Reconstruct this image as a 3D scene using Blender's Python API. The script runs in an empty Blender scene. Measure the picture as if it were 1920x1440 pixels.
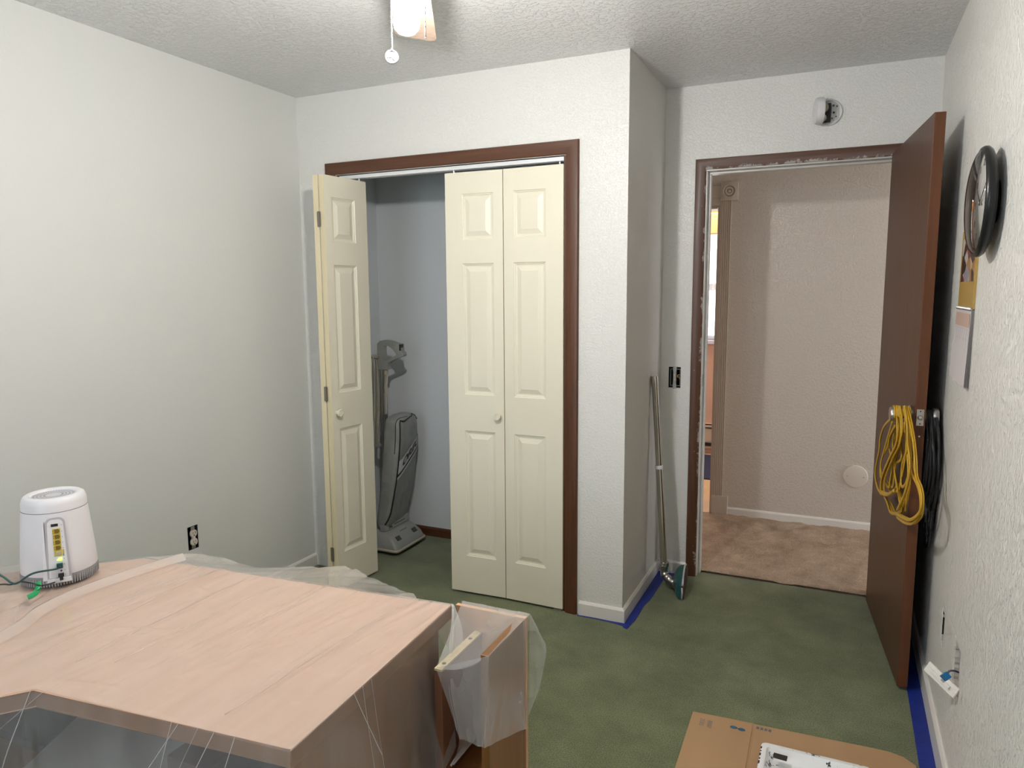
import bpy, bmesh, math, random
from mathutils import Vector, Matrix, noise
random.seed(7)
S = bpy.context.scene
COL = S.collection
PI = math.pi

# ------------------------------------------------------------------ camera, world, lights, exposure
F_PX, YAW, PITCH, ROLL, CAM_H = 1349.0, -0.4298, -0.1289, -0.0066, 1.4667
FW = Vector((math.sin(YAW)*math.cos(PITCH), math.cos(YAW)*math.cos(PITCH), math.sin(PITCH)))
R0 = Vector((math.cos(YAW), -math.sin(YAW), 0)); U0 = R0.cross(FW)
RT = R0*math.cos(ROLL) + U0*math.sin(ROLL)
UP = -R0*math.sin(ROLL) + U0*math.cos(ROLL)
cd = bpy.data.cameras.new('camera'); cam = bpy.data.objects.new('camera', cd); COL.objects.link(cam)
M = Matrix((RT, UP, -FW)).transposed().to_4x4(); M.translation = (0, 0, CAM_H); cam.matrix_world = M
cd.sensor_width = 36; cd.lens = F_PX*36/1920; cd.clip_start = 0.02; cd.clip_end = 60
S.camera = cam

w = bpy.data.worlds.new('world'); S.world = w; w.use_nodes = True
w.node_tree.nodes['Background'].inputs[0].default_value = (0.80, 0.90, 1.0, 1)
w.node_tree.nodes['Background'].inputs[1].default_value = 1.6

def area(name, loc, target, sx, sy, power, col):
    l = bpy.data.lights.new(name, 'AREA'); l.shape = 'RECTANGLE'; l.size = sx; l.size_y = sy
    l.energy = power; l.color = col
    o = bpy.data.objects.new(name, l); COL.objects.link(o); o.location = loc
    o.rotation_euler = (Vector(target)-Vector(loc)).to_track_quat('-Z', 'Y').to_euler()
    return o
BULB = Vector((-0.988, 1.56, 2.112))
BULB_STRENGTH = 470.0
# added fill light behind the camera, and daylight through the rooms off the hall
area('rear_fill', (-1.3, -1.62, 1.5), (-1.3, 1, 1.3), 1.3, 1.1, 6, (0.80, 0.90, 1.0))
area('hall_daylight', (2.3, 4.23, 1.6), (0, 4.3, 1.0), 0.8, 1.6, 4.6, (1.0, 0.86, 0.72))
area('far_room_daylight', (-1.0, 6.35, 2.2), (-1.0, 5.6, 0.6), 1.2, 0.6, 15, (1.0, 0.88, 0.78))
S.view_settings.view_transform = 'Standard'; S.view_settings.look = 'None'
S.view_settings.gamma = 1; S.view_settings.use_curve_mapping = False
S.view_settings.exposure = 1.42
S.cycles.use_denoising = True
S.cycles.max_bounces = 14; S.cycles.diffuse_bounces = 7; S.cycles.transparent_max_bounces = 24
S.cycles.caustics_reflective = False; S.cycles.caustics_refractive = False
S.cycles.sample_clamp_indirect = 6

# ------------------------------------------------------------------ helpers
def px(ax, val, x, y):
    """point of the world plane ax=val seen at a reference pixel"""
    d = FW + RT*((x-960)/F_PX) - UP*((y-720)/F_PX)
    i = 'xyz'.index(ax); o = Vector((0, 0, CAM_H))
    return o + d*((val-o[i])/d[i])

def empty(name, loc=(0, 0, 0), label=None, cat=None, group=None, kind=None):
    o = bpy.data.objects.new(name, None); COL.objects.link(o); o.location = loc
    o.empty_display_size = .05
    return tag(o, label, cat, group, kind)
def tag(o, label=None, cat=None, group=None, kind=None):
    if label: o['label'] = label
    if cat: o['category'] = cat
    if group: o['group'] = group
    if kind: o['kind'] = kind
    return o
def obj(name, bm, mat, parent=None, smooth=False, label=None, cat=None, group=None, kind=None, angle=None):
    """link a bmesh in world coordinates as one object (kept in place under its parent)"""
    bmesh.ops.recalc_face_normals(bm, faces=bm.faces)
    me = bpy.data.meshes.new(name); bm.to_mesh(me); bm.free()
    if smooth:
        for p in me.polygons: p.use_smooth = True
        if angle: me.set_sharp_from_angle(angle=math.radians(angle))
    for m in (mat if isinstance(mat, (list, tuple)) else [mat]): me.materials.append(m)
    o = bpy.data.objects.new(name, me); COL.objects.link(o)
    if parent is not None:
        o.parent = parent
        pm = Matrix.Translation(parent.location)
        q = parent.parent
        while q is not None:
            pm = Matrix.Translation(q.location) @ pm; q = q.parent
        # world == local frame: place relative to the parent's origin
        me.transform(pm.inverted())
    else:
        # origin at the base centre of the mesh
        cs = [v.co for v in me.vertices]
        c = Vector(((min(v.x for v in cs)+max(v.x for v in cs))/2, (min(v.y for v in cs)+max(v.y for v in cs))/2, min(v.z for v in cs)))
        me.transform(Matrix.Translation(-c)); o.location = c
    return tag(o, label, cat, group, kind)

def NB(): return bmesh.new()
def box(bm, x0, x1, y0, y1, z0, z1, bev=0, M=None, seg=2, mi=0):
    b = bmesh.new(); bmesh.ops.create_cube(b, size=1)
    for v in b.verts:
        v.co = Vector(((x0+x1)/2+v.co.x*(x1-x0), (y0+y1)/2+v.co.y*(y1-y0), (z0+z1)/2+v.co.z*(z1-z0)))
    if bev: bmesh.ops.bevel(b, geom=b.edges[:], offset=bev, segments=seg, affect='EDGES', profile=.5)
    return join(bm, b, M, mi)
def join(bm, b, M=None, mi=0):
    if M is not None: b.transform(M)
    vm = {}
    for v in b.verts: vm[v] = bm.verts.new(v.co)
    for f in b.faces:
        try:
            nf = bm.faces.new([vm[v] for v in f.verts]); nf.material_index = mi or f.material_index; nf.smooth = f.smooth
        except ValueError: pass
    b.free(); return bm
def ring(bm, pts): return [bm.verts.new(p) for p in pts]
def bridge(bm, a, b, closed=True, mi=0):
    n = len(a)
    for i in range(n if closed else n-1):
        try:
            f = bm.faces.new((a[i], a[(i+1) % n], b[(i+1) % n], b[i])); f.material_index = mi
        except ValueError: pass
def cap(bm, r, mi=0):
    try: f = bm.faces.new(r); f.material_index = mi
    except ValueError: pass
def lathe(bm, prof, n=32, M=None, closed=True, mi=0):
    """prof: list of (r, h) along +z; M places it"""
    M = M or Matrix.Identity(4); prev = None; first = None
    for r, h in prof:
        rr = ring(bm, [M @ Vector((max(r, 1e-5)*math.cos(2*PI*i/n), max(r, 1e-5)*math.sin(2*PI*i/n), h)) for i in range(n)])
        if prev: bridge(bm, prev, rr, mi=mi)
        else: first = rr
        prev = rr
    if closed: cap(bm, first, mi); cap(bm, prev, mi)
    return bm
def frame_M(loc, zdir, xhint=(0, 0, 1)):
    z = Vector(zdir).normalized(); x = Vector(xhint)-z*Vector(xhint).dot(z)
    if x.length < 1e-4: x = Vector((1, 0, 0))-z*z.x
    x.normalize(); y = z.cross(x)
    m = Matrix((x, y, z)).transposed().to_4x4(); m.translation = loc
    return m
def smoothpath(pts, sub=6):
    P = [Vector(p) for p in pts]; out = []
    for i in range(len(P)-1):
        p0 = P[max(i-1, 0)]; p1 = P[i]; p2 = P[i+1]; p3 = P[min(i+2, len(P)-1)]
        for k in range(sub):
            t = k/sub
            out.append(0.5*((2*p1)+(p2-p0)*t+(2*p0-5*p1+4*p2-p3)*t*t+(3*p1-p0-3*p2+p3)*t**3))
    out.append(P[-1]); return out
def tube(bm, pts, r, n=10, r2=None, up=(0, 0, 1), caps=True, mi=0):
    """swept tube; r2 != None gives a flat (elliptic) section, wide along 'up' x tangent"""
    P = [Vector(p) for p in pts]; prev = None; first = None
    u = None
    for i, p in enumerate(P):
        t = (P[min(i+1, len(P)-1)]-P[max(i-1, 0)])
        if t.length < 1e-9: continue
        t.normalize()
        if u is None:
            u = Vector(up); u = u-t*u.dot(t)
            if u.length < 1e-3: u = Vector((1, 0, 0))-t*t.x
        elif r2 is not None:
            w2 = Vector(up)-t*Vector(up).dot(t)
            u = w2 if w2.length > .15 else u-t*u.dot(t)
        else: u = u-t*u.dot(t)
        u.normalize(); v = t.cross(u)
        ri = r[i] if isinstance(r, (list, tuple)) else r
        rb = r2 if r2 is not None else ri
        rr = ring(bm, [p+u*(rb*math.sin(2*PI*k/n))+v*(ri*math.cos(2*PI*k/n)) for k in range(n)])
        if prev: bridge(bm, prev, rr, mi=mi)
        else: first = rr
        prev = rr
    if caps and first: cap(bm, first, mi); cap(bm, prev, mi)
    return bm
def prism(bm, poly, z0, z1, bev=0, M=None):
    b = bmesh.new(); a = ring(b, [Vector((p[0], p[1], z0)) for p in poly]); c = ring(b, [Vector((p[0], p[1], z1)) for p in poly])
    bridge(b, a, c); cap(b, a); cap(b, c)
    if bev: bmesh.ops.bevel(b, geom=b.edges[:], offset=bev, segments=2, affect='EDGES', profile=.5)
    return join(bm, b, M)
def text_bm(body, size, M, depth=0.0004, font_scale_x=1.0, bold=False):
    cu = bpy.data.curves.new('t', 'FONT'); cu.body = body; cu.size = size; cu.extrude = depth
    cu.align_x = 'CENTER'; cu.align_y = 'CENTER'; cu.resolution_u = 3
    if bold: cu.offset = size*0.05
    o = bpy.data.objects.new('t', cu); COL.objects.link(o)
    dg = bpy.context.evaluated_depsgraph_get(); me = bpy.data.meshes.new_from_object(o.evaluated_get(dg))
    bpy.data.objects.remove(o); bpy.data.curves.remove(cu)
    bm = bmesh.new(); bm.from_mesh(me); bpy.data.meshes.remove(me)
    bm.transform(M @ Matrix.Diagonal((font_scale_x, 1, 1, 1)))
    return bm

# wall with rectangular holes; u,z plane; axis 'x' or 'y'
def wall_bm(axis, front, back, u0, u1, z0, z1, holes, usteps=(), zsteps=()):
    us = sorted(set([u0, u1]+[h[0] for h in holes]+[h[1] for h in holes]+list(usteps)))
    zs = sorted(set([z0, z1]+[h[2] for h in holes]+[h[3] for h in holes]+list(zsteps)))
    bm = NB()
    def P(u, z, d): return (d, u, z) if axis == 'x' else (u, d, z)
    def hole(i, j):
        if i < 0 or j < 0 or i >= len(us)-1 or j >= len(zs)-1: return True
        cu = (us[i]+us[i+1])/2; cz = (zs[j]+zs[j+1])/2
        return any(h[0] < cu < h[1] and h[2] < cz < h[3] for h in holes)
    def quad(*p): bm.faces.new([bm.verts.new(q) for q in p])
    for i in range(len(us)-1):
        for j in range(len(zs)-1):
            if hole(i, j): continue
            a, b, c, d = us[i], us[i+1], zs[j], zs[j+1]
            quad(P(a, c, front), P(b, c, front), P(b, d, front), P(a, d, front))
            quad(P(a, c, back), P(b, c, back), P(b, d, back), P(a, d, back))
            if hole(i-1, j): quad(P(a, c, front), P(a, d, front), P(a, d, back), P(a, c, back))
            if hole(i+1, j): quad(P(b, c, front), P(b, d, front), P(b, d, back), P(b, c, back))
            if hole(i, j-1): quad(P(a, c, front), P(b, c, front), P(b, c, back), P(a, c, back))
            if hole(i, j+1): quad(P(a, d, front), P(b, d, front), P(b, d, back), P(a, d, back))
    bmesh.ops.remove_doubles(bm, verts=bm.verts, dist=1e-5)
    return bm
# moulding swept along a mitred path in a wall plane.  prof = [(offset across from inner edge outward, depth)]
def casing_bm(path, prof, plane_y, sign=-1):
    """path: (x,z) inner-edge points; offset goes outward (left of travel)."""
    bm = NB(); P = [Vector(p) for p in path]; rings = []
    for i, p in enumerate(P):
        dirs = []
        if i > 0: dirs.append((P[i]-P[i-1]).normalized())
        if i < len(P)-1: dirs.append((P[i+1]-P[i]).normalized())
        ns = [Vector((-d.y, d.x)) for d in dirs]
        n = sum(ns, Vector((0, 0))); n.normalize(); k = 1/max(.2, n.dot(ns[0]))
        rings.append(ring(bm, [Vector((p.x+n.x*k*o, plane_y+sign*d, p.y+n.y*k*o)) for o, d in prof]))
    for i, (a, b) in enumerate(zip(rings, rings[1:])): bridge(bm, a, b, mi=1 if i == 1 else 0)
    cap(bm, rings[0]); cap(bm, rings[-1])
    return bm

# ------------------------------------------------------------------ materials
def mat(name, col, rough=.6, metal=0, col2=None, nscale=8, ndetail=4, bump=0, bscale=60, bdist=.002, stretch=None,
        spec=.5, coat=0, ramp=(.35, .65), bdetail=3, emit=None, estr=0, brough=.5):
    m = bpy.data.materials.new(name); m.use_nodes = True; nt = m.node_tree; N = nt.nodes; L = nt.links
    b = N['Principled BSDF']; b.inputs['Base Color'].default_value = (*col, 1)
    b.inputs['Roughness'].default_value = rough; b.inputs['Metallic'].default_value = metal
    b.inputs['Specular IOR Level'].default_value = spec; b.inputs['Coat Weight'].default_value = coat
    if emit: b.inputs['Emission Color'].default_value = (*emit, 1); b.inputs['Emission Strength'].default_value = estr
    g = N.new('ShaderNodeNewGeometry'); src = g.outputs['Position']
    if stretch:
        mp = N.new('ShaderNodeMapping'); mp.inputs['Scale'].default_value = stretch; L.new(src, mp.inputs[0]); src = mp.outputs[0]
    if col2:
        n = N.new('ShaderNodeTexNoise'); n.inputs['Scale'].default_value = nscale; n.inputs['Detail'].default_value = ndetail
        L.new(src, n.inputs['Vector'])
        r = N.new('ShaderNodeValToRGB'); r.color_ramp.elements[0].position = ramp[0]; r.color_ramp.elements[1].position = ramp[1]
        r.color_ramp.elements[0].color = (*col, 1); r.color_ramp.elements[1].color = (*col2, 1)
        L.new(n.outputs['Fac'], r.inputs['Fac']); L.new(r.outputs['Color'], b.inputs['Base Color'])
    if bump:
        n = N.new('ShaderNodeTexNoise'); n.inputs['Scale'].default_value = bscale; n.inputs['Detail'].default_value = bdetail
        n.inputs['Roughness'].default_value = brough
        L.new(src, n.inputs['Vector'])
        bp = N.new('ShaderNodeBump'); bp.inputs['Strength'].default_value = bump; bp.inputs['Distance'].default_value = bdist
        L.new(n.outputs['Fac'], bp.inputs['Height']); L.new(bp.outputs['Normal'], b.inputs['Normal'])
    return m

def textured_paint(name, col, rough, big, small, strength, dist, thr=(.45, .58), stretch=(1, 1, 1)):
    """rolled/knock-down texture: flattened blobs plus fine stipple, paint colour constant"""
    m = bpy.data.materials.new(name); m.use_nodes = True; nt = m.node_tree; N = nt.nodes; L = nt.links
    b = N['Principled BSDF']; b.inputs['Base Color'].default_value = (*col, 1); b.inputs['Roughness'].default_value = rough
    g = N.new('ShaderNodeNewGeometry'); mp = N.new('ShaderNodeMapping'); mp.inputs['Scale'].default_value = stretch
    L.new(g.outputs['Position'], mp.inputs[0])
    n1 = N.new('ShaderNodeTexNoise'); n1.inputs['Scale'].default_value = big; n1.inputs['Detail'].default_value = 4
    n1.inputs['Roughness'].default_value = .62; L.new(mp.outputs[0], n1.inputs['Vector'])
    mr = N.new('ShaderNodeMapRange'); mr.interpolation_type = 'SMOOTHSTEP'
    mr.inputs['From Min'].default_value = thr[0]; mr.inputs['From Max'].default_value = thr[1]
    L.new(n1.outputs['Fac'], mr.inputs['Value'])
    n2 = N.new('ShaderNodeTexNoise'); n2.inputs['Scale'].default_value = small; n2.inputs['Detail'].default_value = 2
    L.new(mp.outputs[0], n2.inputs['Vector'])
    ad = N.new('ShaderNodeMath'); ad.operation = 'MULTIPLY_ADD'; ad.inputs[1].default_value = .35
    L.new(n2.outputs['Fac'], ad.inputs[0]); L.new(mr.outputs['Result'], ad.inputs[2])
    bp = N.new('ShaderNodeBump'); bp.inputs['Strength'].default_value = strength; bp.inputs['Distance'].default_value = dist
    L.new(ad.outputs[0], bp.inputs['Height']); L.new(bp.outputs['Normal'], b.inputs['Normal'])
    return m

def wood(name, c1, c2, rough=.35, scale=3, stretch=(12, 12, .8), coat=.0):
    m = bpy.data.materials.new(name); m.use_nodes = True; nt = m.node_tree; N = nt.nodes; L = nt.links
    b = N['Principled BSDF']; b.inputs['Roughness'].default_value = rough; b.inputs['Coat Weight'].default_value = coat
    b.inputs['Coat Roughness'].default_value = .2
    g = N.new('ShaderNodeNewGeometry'); mp = N.new('ShaderNodeMapping'); mp.inputs['Scale'].default_value = stretch
    L.new(g.outputs['Position'], mp.inputs[0])
    n = N.new('ShaderNodeTexNoise'); n.inputs['Scale'].default_value = scale; n.inputs['Detail'].default_value = 6
    n.inputs['Roughness'].default_value = .6; n.inputs['Distortion'].default_value = .4; L.new(mp.outputs[0], n.inputs['Vector'])
    r = N.new('ShaderNodeValToRGB'); r.color_ramp.elements[0].position = .3; r.color_ramp.elements[1].position = .72
    r.color_ramp.elements[0].color = (*c1, 1); r.color_ramp.elements[1].color = (*c2, 1)
    L.new(n.outputs['Fac'], r.inputs['Fac']); L.new(r.outputs['Color'], b.inputs['Base Color'])
    bp = N.new('ShaderNodeBump'); bp.inputs['Strength'].default_value = .15; bp.inputs['Distance'].default_value = .0006
    L.new(n.outputs['Fac'], bp.inputs['Height']); L.new(bp.outputs['Normal'], b.inputs['Normal'])
    return m

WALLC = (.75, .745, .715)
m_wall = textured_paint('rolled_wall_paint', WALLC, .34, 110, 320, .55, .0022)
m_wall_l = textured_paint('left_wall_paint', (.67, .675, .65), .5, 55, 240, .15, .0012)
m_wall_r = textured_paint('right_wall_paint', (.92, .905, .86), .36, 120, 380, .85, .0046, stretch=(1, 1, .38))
m_ceil = textured_paint('ceiling_texture_paint', (.78, .785, .785), .26, 60, 210, .8, .0042, thr=(.48, .60))
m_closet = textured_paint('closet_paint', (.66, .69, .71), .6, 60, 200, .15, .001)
m_hall = textured_paint('hall_paint', (.60, .54, .48), .30, 70, 240, .55, .003)
m_base = mat('white_trim_paint', (.74, .72, .68), .35, bump=.1, bscale=30)
m_halltrim = mat('hall_trim_paint', (.54, .475, .405), .35)
m_casing = wood('mahogany_casing', (.062, .021, .007), (.112, .040, .014), .46, 3, (30, 30, 1.2), coat=.05)
m_casing_h = wood('mahogany_head', (.062, .021, .007), (.112, .040, .014), .46, 3, (1.2, 30, 30), coat=.05)
m_doorface = wood('mahogany_veneer', (.066, .025, .011), (.100, .040, .020), .40, 2.5, (40, 14, .7), coat=.0)
m_dooredge = wood('mahogany_edge', (.095, .029, .007), (.140, .044, .012), .5, 3, (20, 20, 1), coat=.0)
m_cream = mat('cream_door_paint', (.77, .73, .60), .42, col2=(.75, .705, .575), nscale=2.5, bump=.25, bscale=420, bdist=.0006, stretch=(1, 1, .15))
m_creamedge = mat('cream_edge_paint', (.72, .63, .42), .5)
m_carpet = None
def carpet(name, a, b_, c, scale, pile, dist, strength):
    m = bpy.data.materials.new(name); m.use_nodes = True; nt = m.node_tree; N = nt.nodes; L = nt.links
    b = N['Principled BSDF']; b.inputs['Roughness'].default_value = .95; b.inputs['Specular IOR Level'].default_value = .1
    b.inputs['Sheen Weight'].default_value = .25; b.inputs['Sheen Roughness'].default_value = .5
    g = N.new('ShaderNodeNewGeometry')
    n1 = N.new('ShaderNodeTexNoise'); n1.inputs['Scale'].default_value = scale; n1.inputs['Detail'].default_value = 5; n1.inputs['Roughness'].default_value = .65
    n2 = N.new('ShaderNodeTexNoise'); n2.inputs['Scale'].default_value = pile; n2.inputs['Detail'].default_value = 3; n2.inputs['Roughness'].default_value = .8
    L.new(g.outputs['Position'], n1.inputs['Vector']); L.new(g.outputs['Position'], n2.inputs['Vector'])
    r = N.new('ShaderNodeValToRGB'); e = r.color_ramp.elements; e[0].position = .3; e[1].position = .7
    e[0].color = (*a, 1); e[1].color = (*b_, 1); L.new(n1.outputs['Fac'], r.inputs['Fac'])
    r2 = N.new('ShaderNodeValToRGB'); e = r2.color_ramp.elements; e[0].position = .36; e[1].position = .64
    e[0].color = (.45, .45, .45, 1); e[1].color = (1.4, 1.4, 1.4, 1); L.new(n2.outputs['Fac'], r2.inputs['Fac'])
    mx = N.new('ShaderNodeMix'); mx.data_type = 'RGBA'; mx.blend_type = 'MULTIPLY'; mx.inputs[0].default_value = c
    L.new(r.outputs['Color'], mx.inputs[6]); L.new(r2.outputs['Color'], mx.inputs[7]); L.new(mx.outputs[2], b.inputs['Base Color'])
    ad = N.new('ShaderNodeMath'); ad.operation = 'MULTIPLY_ADD'; ad.inputs[1].default_value = .6
    L.new(n1.outputs['Fac'], ad.inputs[0]); L.new(n2.outputs['Fac'], ad.inputs[2])
    bp = N.new('ShaderNodeBump'); bp.inputs['Strength'].default_value = strength; bp.inputs['Distance'].default_value = dist
    L.new(ad.outputs[0], bp.inputs['Height']); L.new(bp.outputs['Normal'], b.inputs['Normal'])
    return m
m_green = carpet('green_carpet', (.112, .130, .060), (.200, .226, .115), 1.0, 5, 230, .004, .7)
m_beige = carpet('beige_shag_carpet', (.46, .30, .18), (.76, .56, .39), .45, 7, 120, .02, 1.0)
m_white = mat('white_plastic', (.70, .69, .71), .35)
m_ltgrey = mat('light_grey_plastic', (.52, .52, .54), .45)
m_grey = mat('grey_vent_plastic', (.26, .26, .27), .5)
m_black = mat('black_plastic', (.012, .012, .013), .4)
m_steel = mat('brushed_steel', (.55, .53, .50), .32, metal=1)
m_chrome = mat('chrome_tube', (.60, .58, .54), .16, metal=1)
m_dark = mat('dark_recess', (.01, .01, .01), .9)
m_galv = mat('galvanized_metal', (.42, .42, .40), .42, metal=.8)
m_track = mat('track_aluminium', (.80, .81, .82), .35, metal=.3)
m_blue = mat('blue_painter_tape', (.006, .020, .20), .5, col2=(.010, .030, .27), nscale=14, bump=.3, bscale=180)
m_yellow = mat('yellow_cord_jacket', (.58, .34, .02), .35)
m_blackcord = mat('black_cord_jacket', (.018, .019, .022), .35)
m_card = mat('corrugated_cardboard', (.40, .245, .125), .75, col2=(.44, .275, .145), nscale=5, bump=.15, bscale=260, stretch=(1, .12, 1))
m_desk = wood('desk_laminate', (.54, .29, .155), (.60, .33, .19), .45, 3, (2, 16, 16))
m_desktop = wood('desktop_laminate', (.56, .345, .225), (.59, .37, .245), .45, 3, (2, 5, 5))
m_deskside = wood('desk_side_laminate', (.21, .105, .048), (.28, .145, .070), .4, 3, (14, 14, 1.0))
m_oak = wood('cabinet_oak_veneer', (.16, .068, .016), (.22, .10, .028), .38, 3, (14, 14, 1.0))
m_redwood = wood('cabinet_inside_veneer', (.15, .060, .030), (.20, .085, .045), .45, 3, (14, 14, 1.0))
m_peach = mat('cabinet_back_board', (.62, .36, .20), .55)
m_chip = mat('raw_chipboard_edge', (.52, .40, .20), .8, col2=(.62, .50, .28), nscale=90, bump=.3, bscale=200)

# clear painters' film
def film(name, milk=.30, rough=.12, bump=.5, bscale=45, mstr=(1, .25, 1), var=(.75, 1.3), tmix=.3, milkcol=(.86, .84, .82)):
    m = bpy.data.materials.new(name); m.use_nodes = True; nt = m.node_tree; N = nt.nodes; L = nt.links
    N.remove(N['Principled BSDF']); out = N['Material Output']
    g = N.new('ShaderNodeNewGeometry')
    n = N.new('ShaderNodeTexNoise'); n.inputs['Scale'].default_value = bscale; n.inputs['Detail'].default_value = 6; n.inputs['Distortion'].default_value = 1.2
    n.inputs['Roughness'].default_value = .6
    mp = N.new('ShaderNodeMapping'); mp.inputs['Scale'].default_value = mstr; mp.inputs['Rotation'].default_value = (0, 0, .12)
    L.new(g.outputs['Position'], mp.inputs[0]); L.new(mp.outputs[0], n.inputs['Vector'])
    bp = N.new('ShaderNodeBump'); bp.inputs['Strength'].default_value = bump; bp.inputs['Distance'].default_value = .003
    L.new(n.outputs['Fac'], bp.inputs['Height'])
    tr = N.new('ShaderNodeBsdfTransparent'); tr.inputs[0].default_value = (.97, .97, .97, 1)
    df = N.new('ShaderNodeBsdfDiffuse'); df.inputs[0].default_value = (*milkcol, 1)
    tl = N.new('ShaderNodeBsdfTranslucent'); tl.inputs[0].default_value = (*milkcol, 1)
    L.new(bp.outputs['Normal'], df.inputs['Normal'])
    md = N.new('ShaderNodeMixShader'); md.inputs[0].default_value = tmix; L.new(df.outputs[0], md.inputs[1]); L.new(tl.outputs[0], md.inputs[2])
    n2 = N.new('ShaderNodeTexNoise'); n2.inputs['Scale'].default_value = 9; n2.inputs['Detail'].default_value = 5; L.new(mp.outputs[0], n2.inputs['Vector'])
    mr = N.new('ShaderNodeMapRange'); mr.inputs['From Min'].default_value = .3; mr.inputs['From Max'].default_value = .7
    mr.inputs['To Min'].default_value = milk*var[0]; mr.inputs['To Max'].default_value = milk*var[1]; L.new(n2.outputs['Fac'], mr.inputs['Value'])
    m1 = N.new('ShaderNodeMixShader'); L.new(mr.outputs['Result'], m1.inputs[0]); L.new(tr.outputs[0], m1.inputs[1]); L.new(md.outputs[0], m1.inputs[2])
    gl = N.new('ShaderNodeBsdfGlossy'); gl.inputs['Roughness'].default_value = rough; gl.inputs[0].default_value = (1, 1, 1, 1)
    L.new(bp.outputs['Normal'], gl.inputs['Normal'])
    fr = N.new('ShaderNodeFresnel'); bi = N.new('ShaderNodeMapRange'); bi.inputs['To Min'].default_value = 1.4; bi.inputs['To Max'].default_value = 1/1.4; L.new(g.outputs['Backfacing'], bi.inputs['Value']); L.new(bi.outputs['Result'], fr.inputs['IOR']); L.new(bp.outputs['Normal'], fr.inputs['Normal'])
    m2 = N.new('ShaderNodeMixShader'); L.new(fr.outputs[0], m2.inputs[0]); L.new(m1.outputs[0], m2.inputs[1]); L.new(gl.outputs[0], m2.inputs[2])
    L.new(m2.outputs[0], out.inputs['Surface'])
    return m
m_film = film('clear_plastic_film', milk=.38, bump=.20, bscale=70, milkcol=(.88, .80, .74), mstr=(1.6, .16, 1), var=(.9, 1.12))
m_fold = film('doubled_plastic_film', milk=.50, milkcol=(.90, .80, .73), bump=.12, bscale=70, mstr=(1.6, .16, 1), var=(.9, 1.1))
m_flap = film('plastic_film_flap', milk=.50, bump=.06, bscale=20, mstr=(1, 1, .4), var=(.9, 1.1), rough=.16)
m_film2 = film('clear_plastic_film_loose', milk=.29, bump=.05, bscale=20, mstr=(1, 1, 1), var=(.85, 1.15), rough=.16)
m_skirt = film('clear_plastic_film_hanging', milk=.14, bump=.07, bscale=22, mstr=(1, 1, .3), tmix=.1, var=(.6, 1.4), rough=.14)

# ------------------------------------------------------------------ room shell
XL, XR, D1, D2, X1, H = -2.538, .34, 2.9652, 3.6252, -.8274, 2.4297
YB = -1.55; D3 = 4.715; T = .115
def struct(name, bm, m, **k): return obj(name, bm, m, kind='structure', **k)

b = NB(); box(b, XL-.1, XR+.1, YB-.1, 3.69, -.05, 0); struct('floor', b, m_green)
b = NB(); rows_ = []; nxh, nyh = 200, 100
for i in range(nxh+1):
    x = -1.0+1.3*i/nxh; col = []
    for j in range(nyh+1):
        y = 3.69+(D3-3.69)*j/nyh
        v_ = 1-abs(noise.noise(Vector((x*7+3, y*9, 0))))*2.2; v2 = noise.noise(Vector((x*26, y*30, 5)))
        z = .008+.010*max(-1, v_)+.004*v2
        if j in (0,) : z = min(z, .010)
        col.append(b.verts.new((x, y, z)))
    if rows_: bridge(b, rows_[-1], col, closed=False)
    rows_.append(col)
box(b, -2.2, 2.6, 3.69, D3, -.05, -.006); box(b, -2.2, -1.0, 3.69, D3, -.006, .008); box(b, .3, 2.6, 3.69, D3, -.006, .008)
struct('floor_hall', b, m_beige, smooth=True)
b = NB(); box(b, XL-.1, 2.6, YB-.1, D3+.1, H, H+.06); struct('ceiling', b, m_ceil)
# left wall with the outlet cut-out
OUT = (2.150, 2.206, .352, .457)
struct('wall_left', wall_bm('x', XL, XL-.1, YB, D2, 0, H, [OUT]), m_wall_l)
# closet front wall
CL, CR, CT = -2.308, -1.098, 2.037
struct('wall_back', wall_bm('y', D1, D1+T, XL, X1, 0, H, [(CL, CR, -1, CT)]), m_wall)
struct('wall_closet_side', wall_bm('x', X1, X1-.1, D1+T, D2, 0, H, []), m_wall)
b = NB(); box(b, X1-.1, X1, D1, D1+T+.001, 0, H)
# alcove wall with entry opening and switch-box cut-out
EL, ER, ET = -.641, .216, 2.048
SWB = (-.788, -.727, .974, 1.080)
b.free()
struct('wall_alcove', wall_bm('y', D2, D2+T, X1-.1, XR, 0, H, [(EL, ER, -1, ET), SWB]), m_wall)
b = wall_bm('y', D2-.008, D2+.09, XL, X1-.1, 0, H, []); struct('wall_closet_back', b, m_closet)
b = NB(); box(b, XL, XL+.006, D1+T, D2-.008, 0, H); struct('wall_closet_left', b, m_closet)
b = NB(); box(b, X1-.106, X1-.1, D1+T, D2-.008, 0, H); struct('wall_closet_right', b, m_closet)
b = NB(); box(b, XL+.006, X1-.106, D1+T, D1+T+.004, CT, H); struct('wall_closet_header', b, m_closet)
# right wall with the two holes left by removed boxes
HB = (2.535, 2.598, .322, .440); HC = (2.212, 2.318, .335, .470)
struct('wall_right', wall_bm('x', XR, XR+.1, YB, D2+T, 0, H, [HB, HC]), m_wall_r)
# wall behind the camera with an unseen window opening for the fill light
struct('wall_rear', wall_bm('y', YB, YB-.1, XL-.1, XR+.1, 0, H, [(-1.95, -.65, .9, 2.05)]), m_wall)
b = NB()
for x0, x1, z0, z1 in ((-2.01, -.59, 2.05, 2.11), (-2.01, -.59, .84, .9), (-2.01, -1.95, .9, 2.05), (-.65, -.59, .9, 2.05), (-1.32, -1.28, .9, 2.05), (-1.95, -.65, 1.46, 1.5)):
    box(b, x0, x1, YB-.03, YB+.015, z0, z1, .003)
struct('window_1', b, m_base)
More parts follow.
